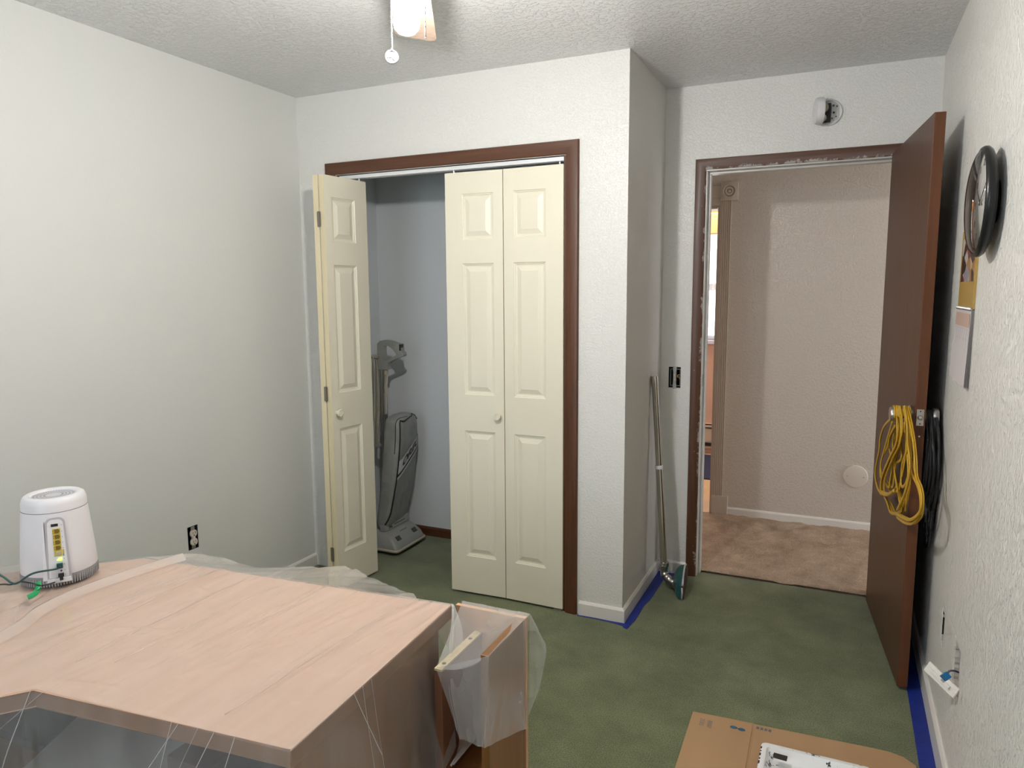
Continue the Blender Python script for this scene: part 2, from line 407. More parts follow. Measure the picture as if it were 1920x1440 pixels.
# hall
struct('wall_hall', wall_bm('y', D3, D3+.12, -2.2, 2.6, 0, H, [(-1.62, -.722, -1, 1.985)]), m_hall)
b = NB(); box(b, -2.3, -2.2, D2+T, D3, 0, H); struct('wall_hall_left', b, m_hall)
b = NB(); box(b, XR, XR+.1, D2+T, D2+T+.002, 0, H); b.free()
struct('wall_hall_right', wall_bm('y', D2+.001, D2+T, XR+.1, 2.6, 0, H, []), m_hall)
b = NB(); box(b, X1-1.37, X1-.1, D2+.09, D2+T, 0, H); struct('wall_hall_near', b, m_hall)

# baseboards (65 mm, bevelled top)
def baseboard(name, p0, p1, n, h=.066, t=.012, m=None, miter0=0, miter1=0):
    """p0->p1 along the wall, n = normal into the room"""
    p0 = Vector(p0); p1 = Vector(p1); n = Vector(n); d = (p1-p0).normalized(); bm = NB(); rs = []
    for p, mt in ((p0, -miter0), (p1, miter1)):
        rs.append(ring(bm, [Vector((*(p+n*o+d*o*mt), z)) for o, z in ((0, 0), (t, 0), (t, h-.010), (t*.55, h-.002), (0, h))]))
    bridge(bm, rs[0], rs[1]); cap(bm, rs[0]); cap(bm, rs[1])
    return struct(name, bm, m or m_base)
baseboard('baseboard_left', (XL, YB), (XL, D1), (1, 0))
baseboard('baseboard_back', (-1.029, D1), (X1, D1), (0, -1), miter1=1)
baseboard('baseboard_closet_side', (X1, D1), (X1, D2), (1, 0), miter0=1)
baseboard('baseboard_alcove', (X1+.012, D2), (-.676, D2), (0, -1))
baseboard('baseboard_right', (XR, YB), (XR, D2), (-1, 0), h=.088)
baseboard('baseboard_closet', (XL+.006, D2-.008), (X1-.106, D2-.008), (0, -1), h=.055, m=m_casing_h)
baseboard('baseboard_hall', (-.624, D3), (2.6, D3), (0, -1), h=.062, m=m_base)

# casings
PROF = [(0, 0), (0, .007), (.004, .010), (.022, .013), (.045, .0165), (.053, .015), (.057, .010), (.057, 0)]
struct('trim_1', casing_bm([(CL, 0), (CL, CT), (CR, CT), (CR, 0)], [(o+.002, d) for o, d in PROF], D1), [m_casing, m_casing_h], smooth=True, angle=40)
# entry casing: worn, with white filler smeared on its inner edge
def smeared(base):
    m = base.copy(); m.name = 'mahogany_with_filler'; nt = m.node_tree; N = nt.nodes; L = nt.links; b = N['Principled BSDF']
    src = b.inputs['Base Color'].links[0].from_socket
    g = N.new('ShaderNodeNewGeometry'); sp = N.new('ShaderNodeSeparateXYZ'); L.new(g.outputs['Position'], sp.inputs[0])
    a = N.new('ShaderNodeMath'); a.operation = 'SUBTRACT'; a.inputs[1].default_value = ET-.012; L.new(sp.outputs['Z'], a.inputs[0])
    c = N.new('ShaderNodeMath'); c.operation = 'SUBTRACT'; c.inputs[0].default_value = EL+.006; L.new(sp.outputs['X'], c.inputs[1])
    c2 = N.new('ShaderNodeMath'); c2.operation = 'ADD'; c2.inputs[1].default_value = .014; L.new(c.outputs[0], c2.inputs[0])
    mxx = N.new('ShaderNodeMath'); mxx.operation = 'MAXIMUM'; L.new(a.outputs[0], mxx.inputs[0]); L.new(c2.outputs[0], mxx.inputs[1])
    n = N.new('ShaderNodeTexNoise'); n.inputs['Scale'].default_value = 14; n.inputs['Detail'].default_value = 8; n.inputs['Roughness'].default_value = .75
    L.new(g.outputs['Position'], n.inputs['Vector'])
    mr = N.new('ShaderNodeMapRange'); mr.inputs['From Min'].default_value = .42; mr.inputs['From Max'].default_value = .68
    mr.inputs['To Min'].default_value = -.004; mr.inputs['To Max'].default_value = .027; L.new(n.outputs['Fac'], mr.inputs['Value'])
    lt = N.new('ShaderNodeMath'); lt.operation = 'SUBTRACT'; L.new(mr.outputs['Result'], lt.inputs[0]); L.new(mxx.outputs[0], lt.inputs[1])
    st = N.new('ShaderNodeMapRange'); st.inputs['From Min'].default_value = 0; st.inputs['From Max'].default_value = .006
    st.inputs['To Max'].default_value = .8; L.new(lt.outputs[0], st.inputs['Value'])
    # a few tiny white specks as well
    n3 = N.new('ShaderNodeTexVoronoi'); n3.inputs['Scale'].default_value = 26; L.new(g.outputs['Position'], n3.inputs['Vector'])
    sk = N.new('ShaderNodeMath'); sk.operation = 'LESS_THAN'; sk.inputs[1].default_value = .04; L.new(n3.outputs['Distance'], sk.inputs[0])
    mk = N.new('ShaderNodeMath'); mk.operation = 'MAXIMUM'; L.new(st.outputs['Result'], mk.inputs[0]); L.new(sk.outputs[0], mk.inputs[1])
    mx = N.new('ShaderNodeMix'); mx.data_type = 'RGBA'; L.new(mk.outputs[0], mx.inputs[0]); L.new(src, mx.inputs[6]); mx.inputs[7].default_value = (.44, .40, .38, 1)
    L.new(mx.outputs[2], b.inputs['Base Color'])
    return m
m_smear = smeared(m_casing_h); m_smear_v = smeared(m_casing)
struct('trim_2', casing_bm([(EL+.014, 0), (EL+.014, ET-.012), (ER-.014, ET-.012), (ER-.014, 0)], [(o*.88, d) for o, d in PROF], D2), [m_smear_v, m_smear], smooth=True, angle=40)
# entry jamb + stop (painted grey-white)
m_jamb = mat('grey_white_jamb_paint', (.50, .49, .46), .3, col2=(.62, .60, .57), nscale=9)
b = NB()
box(b, EL, EL+.019, D2, D2+T, 0, ET-.018, .001); box(b, ER-.019, ER, D2, D2+T, 0, ET-.018, .001); box(b, EL, ER, D2, D2+T, ET-.018, ET, .001)
box(b, EL+.019, EL+.030, D2+.040, D2+.078, 0, ET-.029, .002); box(b, ER-.030, ER-.019, D2+.040, D2+.078, 0, ET-.029, .002); box(b, EL+.019, ER-.019, D2+.040, D2+.078, ET-.029, ET-.018, .002)
struct('trim_3', b, m_jamb)
b = NB()   # strike plate on jamb
box(b, EL+.019, EL+.0205, D2+.004, D2+.034, .985, 1.045, .0005); struct('trim_4', b, m_galv)
# closet jamb lining
b = NB()
box(b, CL, CL+.012, D1+.001, D1+T, 0, CT); box(b, CR-.012, CR, D1+.001, D1+T, 0, CT); box(b, CL, CR, D1+.045, D1+T, CT-.010, CT)
struct('trim_5', b, m_casing)
# bifold track with pivots
b = NB()
box(b, CL+.014, CR-.014, 2.972, 2.976, 2.016, 2.036); box(b, CL+.014, CR-.014, 3.004, 3.008, 2.016, 2.036); box(b, CL+.014, CR-.014, 2.972, 3.008, 2.033, 2.036)
tr = struct('trim_6', b, m_track)

# hall doorway trim: fluted casing, rosette block, plinth, head
t7 = empty('trim_7', (-.67, D3, 0), kind='structure')
b = NB(); prof = []
x0, x1 = -.720, -.657
n = 5; prof = [(x0, 0), (x0, .014)]
for i in range(n):
    c = x0+(i+.5)*(x1-x0)/n; q = (x1-x0)/n*.36
    prof += [(c-q, .014), (c-q*.6, .009), (c+q*.6, .009), (c+q, .014)]
prof += [(x1, .014), (x1, 0)]
r1 = ring(b, [(x, D3-d, .13) for x, d in prof]); r2 = ring(b, [(x, D3-d, 2.012) for x, d in prof]); bridge(b, r1, r2); cap(b, r1); cap(b, r2)
obj('fluted_casing', b, m_halltrim, t7)
b = NB(); box(b, -.722, -.622, D3-.022, D3, 0, .132, .002); obj('plinth_block', b, m_halltrim, t7)
b = NB(); box(b, -.722, -.618, D3-.022, D3, 2.012, 2.122, .002)
lathe(b, [(.040, 0), (.040, .004), (.034, .004), (.030, -.001), (.024, .003), (.016, .003), (.012, -.001), (.006, .004), (.001, .004)], 28, frame_M((-.670, D3-.022, 2.067), (0, -1, 0)))
obj('rosette_block', b, m_halltrim, t7, smooth=True, angle=30)
b = NB(); box(b, -1.62, -.722, D3-.014, D3, 2.030, 2.105, .003); box(b, -1.62, -.722, D3-.010, D3, 1.985, 2.03, .002); obj('head_casing', b, m_halltrim, t7)
b = NB(); box(b, -.738, -.722, D3, D3+.12, 0, 1.985); box(b, -1.62, -.745, D3, D3+.12, 1.966, 1.985); obj('jamb', b, m_halltrim, t7)

# far room seen through the slit: floor, window wall, window, valance, heater, rug
m_tan = mat('far_room_floor', (.55, .38, .20), .45, col2=(.62, .45, .25), nscale=6)
b = NB(); box(b, -2.9, .3, D3, 7.0, -.05, .001); struct('floor_far_room', b, m_tan)
m_pinkwall = mat('far_room_paint', (.60, .38, .27), .6)
YF = 6.55
struct('wall_far_room', wall_bm('y', YF, YF+.12, -2.9, .3, 0, 2.6, [(-1.62, -.55, 1.02, 2.02)]), m_pinkwall)
b = NB(); box(b, -3.0, -2.9, D3+.12, YF, 0, 2.6); struct('wall_far_left', b, m_pinkwall)
b = NB(); box(b, .3, .4, D3+.12, YF, 0, 2.6); struct('wall_far_right', b, m_pinkwall)
b = NB(); box(b, -3.0, .4, D3+.1, YF+.1, 2.6, 2.65); struct('ceiling_far_room', b, m_pinkwall)
w2 = empty('window_2', (-1.08, YF, 1.02), kind='structure')
b = NB()
for x0, x1, z0, z1 in ((-1.62, -1.57, 1.02, 2.02), (-.6, -.55, 1.02, 2.02), (-1.62, -.55, 1.97, 2.02), (-1.62, -.55, 1.02, 1.06), (-1.62, -.55, 1.46, 1.52)):
    box(b, x0, x1, YF+.02, YF+.06, z0, z1, .003)
obj('window_frame', b, mat('far_window_vinyl', (.62, .68, .80), .4), w2)
b = NB(); box(b, -1.57, -.6, YF+.045, YF+.049, 1.06, 1.97)
gm = bpy.data.materials.new('frosted_daylit_pane'); gm.use_nodes = True; nt = gm.node_tree; bs = nt.nodes['Principled BSDF']
bs.inputs['Base Color'].default_value = (.8, .85, .85, 1); bs.inputs['Roughness'].default_value = .1
bs.inputs['Emission Color'].default_value = (.86, .93, .95, 1); bs.inputs['Emission Strength'].default_value = .85
obj('window_pane', b, gm, w2)
b = NB(); box(b, -1.68, -.49, YF-.03, YF+.02, .985, 1.02, .004); obj('window_sill', b, mat('far_sill', (.6, .62, .72), .4), w2)
# lace sheer with scroll lines
lm = bpy.data.materials.new('lace_sheer'); lm.use_nodes = True; nt = lm.node_tree; N = nt.nodes; L = nt.links; N.remove(N['Principled BSDF'])
v = N.new('ShaderNodeTexNoise'); v.inputs['Scale'].default_value = 16; v.inputs['Detail'].default_value = 1; g = N.new('ShaderNodeNewGeometry'); L.new(g.outputs['Position'], v.inputs['Vector'])
f1 = N.new('ShaderNodeMath'); f1.operation = 'FRACT'; m5 = N.new('ShaderNodeMath'); m5.operation = 'MULTIPLY'; m5.inputs[1].default_value = 5; L.new(v.outputs['Fac'], m5.inputs[0]); L.new(m5.outputs[0], f1.inputs[0])
th = N.new('ShaderNodeMath'); th.operation = 'LESS_THAN'; th.inputs[1].default_value = .16; L.new(f1.outputs[0], th.inputs[0])
mm = N.new('ShaderNodeMath'); mm.operation = 'MULTIPLY_ADD'; mm.inputs[1].default_value = .5; mm.inputs[2].default_value = .2; L.new(th.outputs[0], mm.inputs[0])
t_ = N.new('ShaderNodeBsdfTransparent'); d_ = N.new('ShaderNodeBsdfTranslucent'); d_.inputs[0].default_value = (.7, .68, .6, 1); x_ = N.new('ShaderNodeMixShader')
L.new(mm.outputs[0], x_.inputs[0]); L.new(t_.outputs[0], x_.inputs[1]); L.new(d_.outputs[0], x_.inputs[2]); L.new(x_.outputs[0], N['Material Output'].inputs['Surface'])
b = NB(); pr = None
for i in range(60):
    x = -1.62+i*1.07/59; rr = ring(b, [(x, YF-.02+.008*math.sin(i*1.1), z) for z in (1.04, 1.98)])
    if pr: bridge(b, pr, rr, closed=False)
    pr = rr
obj('lace_curtain', b, lm, label='sheer lace curtain over the far window seen through the hall doorway', cat='curtain')
b = NB(); box(b, -1.72, -.45, YF-.11, YF-.036, 1.94, 2.12, .006)
obj('window_valance', b, mat('orange_valance_fabric', (.72, .36, .14), .8), label='orange valance above the far window beyond the hall doorway', cat='valance')
h = empty('baseboard_heater', (-1.2, YF-.04, 0), 'beige baseboard heater below the far window, beyond the hall doorway', 'heater')
b = NB(); r1 = ring(b, [(-1.9, YF-d, z) for d, z in ((0, .03), (.05, .05), (.065, .12), (.065, .22), (.03, .27), (0, .27))]); r2 = ring(b, [(-.4, v.co.y, v.co.z) for v in r1]); bridge(b, r1, r2); cap(b, r1); cap(b, r2)
obj('heater_cover', b, mat('beige_heater_enamel', (.62, .48, .34), .4), h)
b = NB(); box(b, -1.88, -.42, YF-.064, YF-.048, .262, .272); box(b, -1.88, -.42, YF-.070, YF-.060, .235, .243); box(b, -1.88, -.42, YF-.070, YF-.01, .075, .105); obj('slot', b, m_black, h)
b = NB(); box(b, -1.7, -.6, 5.58, 6.42, .001, .010, .003); obj('rug', b, mat('navy_rug', (.015, .022, .06), .9, bump=.4, bscale=200), label='dark navy rug on the tan floor beyond the hall doorway', cat='rug')

# ------------------------------------------------------------------ panelled bifold doors
def panel_door(M, wd, ht, th, cols, rows, mi_edge=1):
    """slab in local frame: x 0..wd, z 0..ht, front face at y=0 (facing -y), back at y=th; raised panels"""
    b = bmesh.new()
    xs = [0, cols[0], cols[1], wd]; zs = [0]+[z for r in rows for z in r]+[ht]
    def q(pts, mi=0, sm=False):
        f = b.faces.new([b.verts.new(p) for p in pts]); f.material_index = mi
    for i in range(3):
        for j in range(len(zs)-1):
            a, c, d, e = xs[i], xs[i+1], zs[j], zs[j+1]
            if i == 1 and j % 2 == 1:
                rg = [(0, 0), (.003, .0035), (.007, .0045), (.009, .0075), (.014, .0085), (.017, .0085), (.036, .002), (.038, .0012)]
                prev = None
                for o, dp in rg:
                    rr = [(a+o, dp, d+o), (c-o, dp, d+o), (c-o, dp, e-o), (a+o, dp, e-o)]
                    if prev:
                        for k in range(4): q([prev[k], prev[(k+1) % 4], rr[(k+1) % 4], rr[k]])
                    prev = rr
                q(prev)
            else: q([(a, 0, d), (c, 0, d), (c, 0, e), (a, 0, e)])
    bmesh.ops.remove_doubles(b, verts=b.verts, dist=1e-6)
    q([(0, th, 0), (wd, th, 0), (wd, th, ht), (0, th, ht)])
    for p in ([(0, 0, 0), (0, th, 0), (0, th, ht), (0, 0, ht)], [(wd, 0, 0), (wd, th, 0), (wd, th, ht), (wd, 0, ht)], [(0, 0, 0), (wd, 0, 0), (wd, th, 0), (0, th, 0)], [(0, 0, ht), (wd, 0, ht), (wd, th, ht), (0, th, ht)]): q(p, mi_edge)
    b.transform(M); return b
ROWS = [(.182, .800), (.972, 1.580), (1.686, 1.892)]
def knob(parent, loc, nrm, m):
    b = NB(); lathe(b, [(.009, 0), (.009, .012), (.017, .016), (.0185, .022), (.017, .027), (.010, .0275), (.0085, .026), (.0001, .0275)], 28, frame_M(loc, nrm))
    return obj('knob', b, m, parent, smooth=True, angle=35)
def Mx(p0, p1, z):       # local x from p0 to p1, local y = front->back (left normal of travel)
    d = (Vector(p1)-Vector(p0)).normalized(); m = Matrix(((d.x, -d.y, 0, p0[0]), (d.y, d.x, 0, p0[1]), (0, 0, 1, z), (0, 0, 0, 1)))
    return m
d2 = empty('door_2', (-1.39, 2.97, 0), kind='structure')
A_, B_, C_ = (-1.685, 2.952), (-1.3965, 2.9625), (-1.1075, 2.956)
obj('panel', panel_door(Mx(A_, B_, .012), .287, 1.988, .030, (.083, .240), ROWS, 1), [m_cream, m_creamedge], d2)
obj('panel', panel_door(Mx((-1.3945, 2.9625), C_, .012), .287, 1.988, .030, (.047, .204), ROWS, 1), [m_cream, m_creamedge], d2)
knob(d2, (-1.424, 2.961, .893), (0, -1, 0), m_cream)
b = NB()
for x in (-1.655, -1.135): tube(b, [(x, 2.985, 1.985), (x, 2.985, 2.030)], .004, 8)
obj('pivot_pin', b, m_track, d2)
b = NB(); box(b, -1.15, -1.112, 2.95, 2.99, .0, .008); tube(b, [(-1.135, 2.972, 0), (-1.135, 2.972, .014)], .005, 8); obj('floor_bracket', b, m_galv, d2)
d3 = empty('door_3', (-2.2, 2.86, 0), kind='structure')
obj('panel', panel_door(Mx((-2.186, 2.715), (-2.158, 3.001), .012), .287, 1.988, .030, (.047, .204), ROWS, 1), [m_cream, m_creamedge], d3)
obj('panel', panel_door(Mx((-2.262, 3.001), (-2.2475, 2.714), .012), .287, 1.988, .027, (.083, .240), ROWS, 1), [m_cream, m_creamedge], d3)
knob(d3, (-2.183, 2.747, .892), (1, -.1, 0), m_cream)
for z in (1.80, .985, .19):
    b = NB(); tube(b, [(-2.2185, 2.7125, z-.036), (-2.2185, 2.7125, z+.036)], .0035, 8); box(b, -2.228, -2.209, 2.7125, 2.7145, z-.034, z+.034); obj('hinge', b, mat('worn_hinge', (.22, .19, .15), .45, metal=.6), d3)
b = NB(); tube(b, [(-2.185, 2.985, 1.985), (-2.185, 2.985, 2.030)], .004, 8); obj('pivot_pin', b, m_track, d3)

# ------------------------------------------------------------------ entry door
ANG = 1.6771; W = .7882
hx, hy = .1624, 3.6252
u = Vector((-math.cos(ANG), -math.sin(ANG), 0)); nn = Vector((math.sin(ANG), -math.cos(ANG), 0))
MD = Matrix(((u.x, nn.x, 0, hx), (u.y, nn.y, 0, hy), (0, 0, 1, 0), (0, 0, 0, 1)))    # local x = hinge->latch, y = left face->right face
d1 = empty('door_1', (hx, hy, 0), kind='structure')
b = NB(); box(b, .004, W, 0, .035, .015, 2.045, .0015, MD)
for f in b.faces:
    f.normal_update(); f.material_index = 0 if abs(f.normal.dot(nn)) > .7 else 1
obj('slab', b, [m_doorface, m_dooredge], d1)
LZ = 1.018
b = NB(); box(b, W, W+.0015, .006, .029, LZ-.029, LZ+.029, .0006, MD)
obj('latch_plate', b, m_steel, d1)
b = NB(); lathe(b, [(.0085, 0), (.0085, .004), (.006, .0085), (.0005, .010)], 16, MD @ frame_M((W+.0015, .0175, LZ), (1, 0, 0))); obj('latch_bolt', b, m_steel, d1, smooth=True, angle=40)
b = NB()
for dz in (-.022, .022): lathe(b, [(.0025, 0), (.0025, .0006)], 8, MD @ frame_M((W+.0014, .0175, LZ+dz), (1, 0, 0)))
obj('screw', b, m_black, d1)
b = NB(); lathe(b, [(.003, -.001), (.003, .0008), (.001, .001)], 10, MD @ frame_M((W, .0185, .951), (1, 0, 0))); obj('bumper', b, m_base, d1)
KPROF = [(.033, 0), (.034, .006), (.030, .010), (.0155, .013), (.013, .034), (.015, .038), (.024, .041), (.0265, .046), (.0265, .062), (.024, .068), (.012, .070), (.0002, .0705)]
for y, s in ((0, -1), (.035, 1)):
    b = NB(); pr = KPROF if s < 0 else [(r, h*(.74)) for r, h in KPROF]
    lathe(b, pr, 32, MD @ frame_M((W-.060, y, LZ), (0, s, 0))); obj('door_knob', b, m_steel, d1, smooth=True, angle=40)
for z in (.25, 1.05, 1.82):
    b = NB(); tube(b, [MD @ Vector((-.002, .041, z-.045)), MD @ Vector((-.002, .041, z+.045))], .006, 10); obj('hinge', b, m_steel, d1)

# yellow cord hung on the hall-side knob; loops lie in planes parallel to the door face
def dl(s, off, z): return MD @ Vector((s, off, z))
def door_px(off, x, y):
    """point of the plane parallel to the door leaf at offset 'off' seen at a pixel"""
    p0 = MD @ Vector((0, off, 0)); d = FW + RT*((x-960)/F_PX) - UP*((y-720)/F_PX); o = Vector((0, 0, CAM_H))
    return o + d*((p0-o).dot(nn)/d.dot(nn))
yc = empty('extension_cord', tuple(dl(W-.06, -.03, LZ)), 'yellow flat extension cord coiled over the knob of the brown entry door', 'cord')
# strands in zoomed-picture coordinates (960x1440 crop of 180x270 px at 1620,740)
strands = [
 (-.050, [(318, 118), (330, 300), (322, 480), (250, 640), (185, 800), (165, 900), (172, 980), (230, 1000), (300, 960)]),
 (-.046, [(330, 120), (335, 200), (340, 400), (300, 560), (215, 720), (180, 840), (172, 960), (240, 1000)]),
 (-.042, [(360, 120), (380, 250), (370, 420), (300, 560), (240, 700), (200, 830)]),
 (-.040, [(405, 118), (425, 250), (435, 480), (455, 640), (450, 800), (400, 1000), (350, 1110), (330, 1150)]),
 (-.036, [(395, 120), (410, 280), (350, 470), (250, 660), (190, 790), (165, 880)]),
 (-.034, [(420, 122), (455, 280), (490, 480), (505, 640), (515, 820), (560, 940), (575, 1060), (550, 1180), (470, 1250), (400, 1240), (320, 1190)]),
 (-.028, [(430, 130), (445, 330), (470, 560), (470, 760), (530, 900), (562, 1040), (550, 1200), (480, 1285), (400, 1275), (330, 1225)]),
 (-.048, [(270, 240), (200, 320), (160, 440), (150, 560), (125, 680), (110, 800), (130, 920), (175, 1000)]),
 (-.044, [(285, 260), (245, 400), (200, 560), (165, 700), (175, 800)]),
 (-.040, [(310, 310), (255, 420), (235, 520), (175, 650), (160, 760), (165, 830)]),
 (-.032, [(320, 330), (270, 410), (250, 520), (280, 680), (260, 860), (245, 930), (200, 860)]),
 (-.026, [(340, 300), (360, 480), (370, 640), (300, 700), (310, 820), (340, 960), (380, 1080), (350, 1170)]),
 (-.024, [(400, 280), (420, 500), (400, 700), (360, 900), (350, 1000), (380, 1120)]),
 (-.030, [(385, 380), (340, 560), (300, 700), (320, 860), (350, 1040), (370, 1160), (310, 1190), (260, 1170), (230, 1080), (200, 1010)]),
 (-.022, [(440, 300), (430, 560), (440, 760), (430, 940), (400, 1080), (350, 1190), (290, 1180), (240, 1080), (205, 1030)]),
 (-.020, [(450, 320), (440, 700), (445, 900), (420, 1060), (410, 1160)]),
 (-.018, [(300, 300), (290, 500), (300, 640), (270, 800), (240, 900), (260, 970), (300, 950), (330, 900)]),
 (-.026, [(460, 300), (430, 540), (380, 700), (370, 900), (410, 900), (450, 780)]),
]
b = NB()
for i, (off, pts) in enumerate(strands):
    P = [door_px(off, 1620+x*180/960, 740+y*270/1440) for x, y in pts]
    # every strand starts over the knob's shank
    tube(b, smoothpath(P, 6), .0064, 8, r2=.0026, up=tuple(nn))
    if len(pts) > 6:
        jx = 20+(abs(off)*1000 % 17)*(-1)**i; P = [door_px(off+.006, 1620+(x+jx)*180/960, 740+(y-6*(q % 2))*270/1440) for q, (x, y) in enumerate(pts)]
        tube(b, smoothpath(P, 6), .0055, 8, r2=.0024, up=tuple(nn))
for off in (-.056, -.049, -.043, -.036, -.029, -.022):      # turns over the knob shank
    c = dl(W-.060, off, LZ); rad = .0185 if off > -.04 else .030
    P = [c+u*(rad*math.cos(t))+Vector((0, 0, rad*math.sin(t))) for t in [(-.35+i*(PI+.7)/10) for i in range(11)]]
    tube(b, P, .0040, 8, r2=.0022, up=tuple((P[5]-c)))
obj('cord_loops', b, m_yellow, yc, smooth=True)
# black cord behind the door
kc = empty('extension_cord', tuple(dl(W-.06, .07, LZ)), 'black cord coiled over the knob behind the brown entry door', 'cord')
b = NB(); rnd = random.Random(3)
for i in range(11):
    off = .045+.0035*i; dr = .30+.012*i+rnd.uniform(-.03, .03); wdt = .050+.016*(i % 5)
    c = dl(W-.060, off, LZ)
    P = [c+u*(.014*math.cos(t))+Vector((0, 0, .016*math.sin(t))) for t in (PI*.9, PI*.5, PI*.1)]
    side = []
    for k in range(1, 8):
        t = k/8; side.append(dl(W-.060+.014+(wdt-.014)*math.sin(PI*min(1, t*1.1))**.8, off+.004*math.sin(5*t+i), LZ-dr*t))
    bot = [dl(W-.060+wdt*.35, off, LZ-dr-.02), dl(W-.060-wdt*.3, off+.002, LZ-dr-.022)]
    back = [dl(W-.060-.014-(wdt-.014)*math.sin(PI*min(1, (1-k/8)*1.1))**.8, off-.003, LZ-dr*(1-k/8)) for k in range(1, 8)]
    tube(b, smoothpath(P+side+bot+back+[P[0]], 4), .0052, 8)
obj('cord_loops', b, m_blackcord, kc, smooth=True)
b = NB(); P = [dl(W-.03, .052, LZ-.02), dl(W-.016, .052, LZ-.05), dl(W-.012, .052, LZ-.075)]
tube(b, smoothpath(P, 4), .0045, 8); box(b, W-.028, W+.002, .042, .062, LZ-.125, LZ-.072, .005, MD)
obj('plug', b, m_blackcord, kc)

# ------------------------------------------------------------------ painter's tape
def tape(pts, name, label):
    """pts: list of (x,y left edge, x,y right edge)"""
    b = NB(); pr = None
    for i, (ax, ay, bx, by) in enumerate(pts):
        z = .0012+.0015*abs(math.sin(i*1.7))
        rr = ring(b, [(ax, ay, z), ((ax+bx)/2, (ay+by)/2, z+.0012), (bx, by, z), (bx, by, z-.001), (ax, ay, z-.001)])
        if pr: bridge(b, pr, rr)
        else: cap(b, rr)
        pr = rr
    cap(b, pr)
    return obj(name, b, m_blue, label=label, cat='tape', group='blue painter tape along the baseboards')
tape([(-1.030, 2.953, -1.032, 2.944), (-.95, 2.953, -.95, 2.944), (-.88, 2.953, -.88, 2.941), (-.83, 2.953, -.83, 2.930), (-.79, 2.953, -.790, 2.924)], 'masking_tape', 'short blue tape strip at the foot of the white wall beside the closet')
tape([(-.812, 2.92, -.790, 2.905), (-.8145, 3.0, -.778, 3.0), (-.8145, 3.1, -.778, 3.1), (-.8145, 3.17, -.780, 3.17), (-.8145, 3.26, -.768, 3.25), (-.8145, 3.4, -.766, 3.4), (-.8145, 3.612, -.764, 3.612)], 'masking_tape', 'blue tape strip along the closet side wall, beside the leaning wand')
tape([(-.764, 3.612, -.764, 3.575), (-.72, 3.612, -.72, 3.58), (-.69, 3.612, -.69, 3.582)], 'masking_tape', 'tiny blue tape strip on carpet between corner and entry door trim')
tape([(.280+.002*math.sin(y*3), y, .328, y) for y in [3.55-.25*i for i in range(20)]], 'masking_tape', 'long blue tape strip along the right wall below the outlet holes')

# ------------------------------------------------------------------ left wall outlet
o_ = empty('wall_outlet', (XL, 2.178, .352), 'bare double outlet without cover plate in the left wall', 'outlet')
b = NB(); y0, y1, z0, z1 = OUT
for bb in ((XL-.06, XL-.002, y0+.0005, y0+.003, z0, z1), (XL-.06, XL-.002, y1-.003, y1-.0005, z0, z1), (XL-.06, XL-.002, y0, y1, z0+.0005, z0+.003), (XL-.06, XL-.002, y0, y1, z1-.003, z1-.0005), (XL-.062, XL-.06, y0, y1, z0, z1)): box(b, *bb)
obj('box', b, m_dark, o_)
b = NB(); box(b, XL-.004, XL-.002, 2.170, 2.190, z0+.002, z1-.002); obj('yoke', b, m_galv, o_)
m_ivory = mat('ivory_receptacle', (.66, .58, .52), .4)
for zc in (.4235, .3850):
    b = NB(); M_ = frame_M((XL-.004, 2.180, zc), (1, 0, 0)); pts = []
    for i in range(28):
        a = 2*PI*i/28; pts.append((max(-.0135, min(.0135, .0175*math.cos(a))), .0170*math.sin(a)))
    prism(b, pts, 0, .009, .001, M_); rcp = obj('receptacle', b, m_ivory, o_)
    b = NB()
    for yy, hh in ((-.0062, .0045), (.0062, .0035)): box(b, XL+.0048, XL+.0056, 2.180+yy-.001, 2.180+yy+.001, zc+.003-hh, zc+.003+hh)
    box(b, XL+.0048, XL+.0056, 2.178, 2.182, zc-.011, zc-.006); obj('slot', b, m_black, rcp)
b = NB(); box(b, XL-.003, XL+.006, 2.174, 2.186, .399, .409, .001); obj('bridge', b, m_ivory, o_)

# ------------------------------------------------------------------ switch box in the alcove
s_ = empty('light_switch', (-.757, D2, .974), 'bare switch in black box without cover, beside the entry door trim', 'switch')
x0, x1, z0, z1 = SWB; b = NB()
for bb in ((x0+.0005, x0+.003, D2+.002, D2+.06, z0, z1), (x1-.003, x1-.0005, D2+.002, D2+.06, z0, z1), (x0, x1, D2+.002, D2+.06, z0+.0005, z0+.003), (x0, x1, D2+.002, D2+.06, z1-.003, z1-.0005), (x0, x1, D2+.058, D2+.06, z0, z1)): box(b, *bb)
obj('box', b, m_dark, s_)
b = NB()
box(b, -.7655, -.7475, D2-.003, D2+.001, z0-.004, z0+.022, .0005); box(b, -.7655, -.7475, D2-.003, D2+.001, z1-.022, z1+.003, .0005)
box(b, -.7645, -.7485, D2-.004, D2+.016, z0+.018, z1-.018, .002); obj('yoke', b, m_galv, s_)
b = NB()
for a in ((-.779, -.777, z0+.012, z1-.010), (-.7315, -.7300, z0+.012, z1-.010)): box(b, a[0], a[1], D2+.004, D2+.006, a[2], a[3])
box(b, -.779, -.730, D2+.004, D2+.006, z1-.012, z1-.010); box(b, -.779, -.730, D2+.004, D2+.006, z0+.010, z0+.012); obj('clamp_frame', b, m_galv, s_)
b = NB(); box(b, -.7615, -.7515, D2-.0075, D2-.002, 1.012, 1.042, .001); box(b, -.7595, -.7535, D2-.015, D2-.006, 1.028, 1.038, .0015); obj('toggle', b, m_ivory, s_)
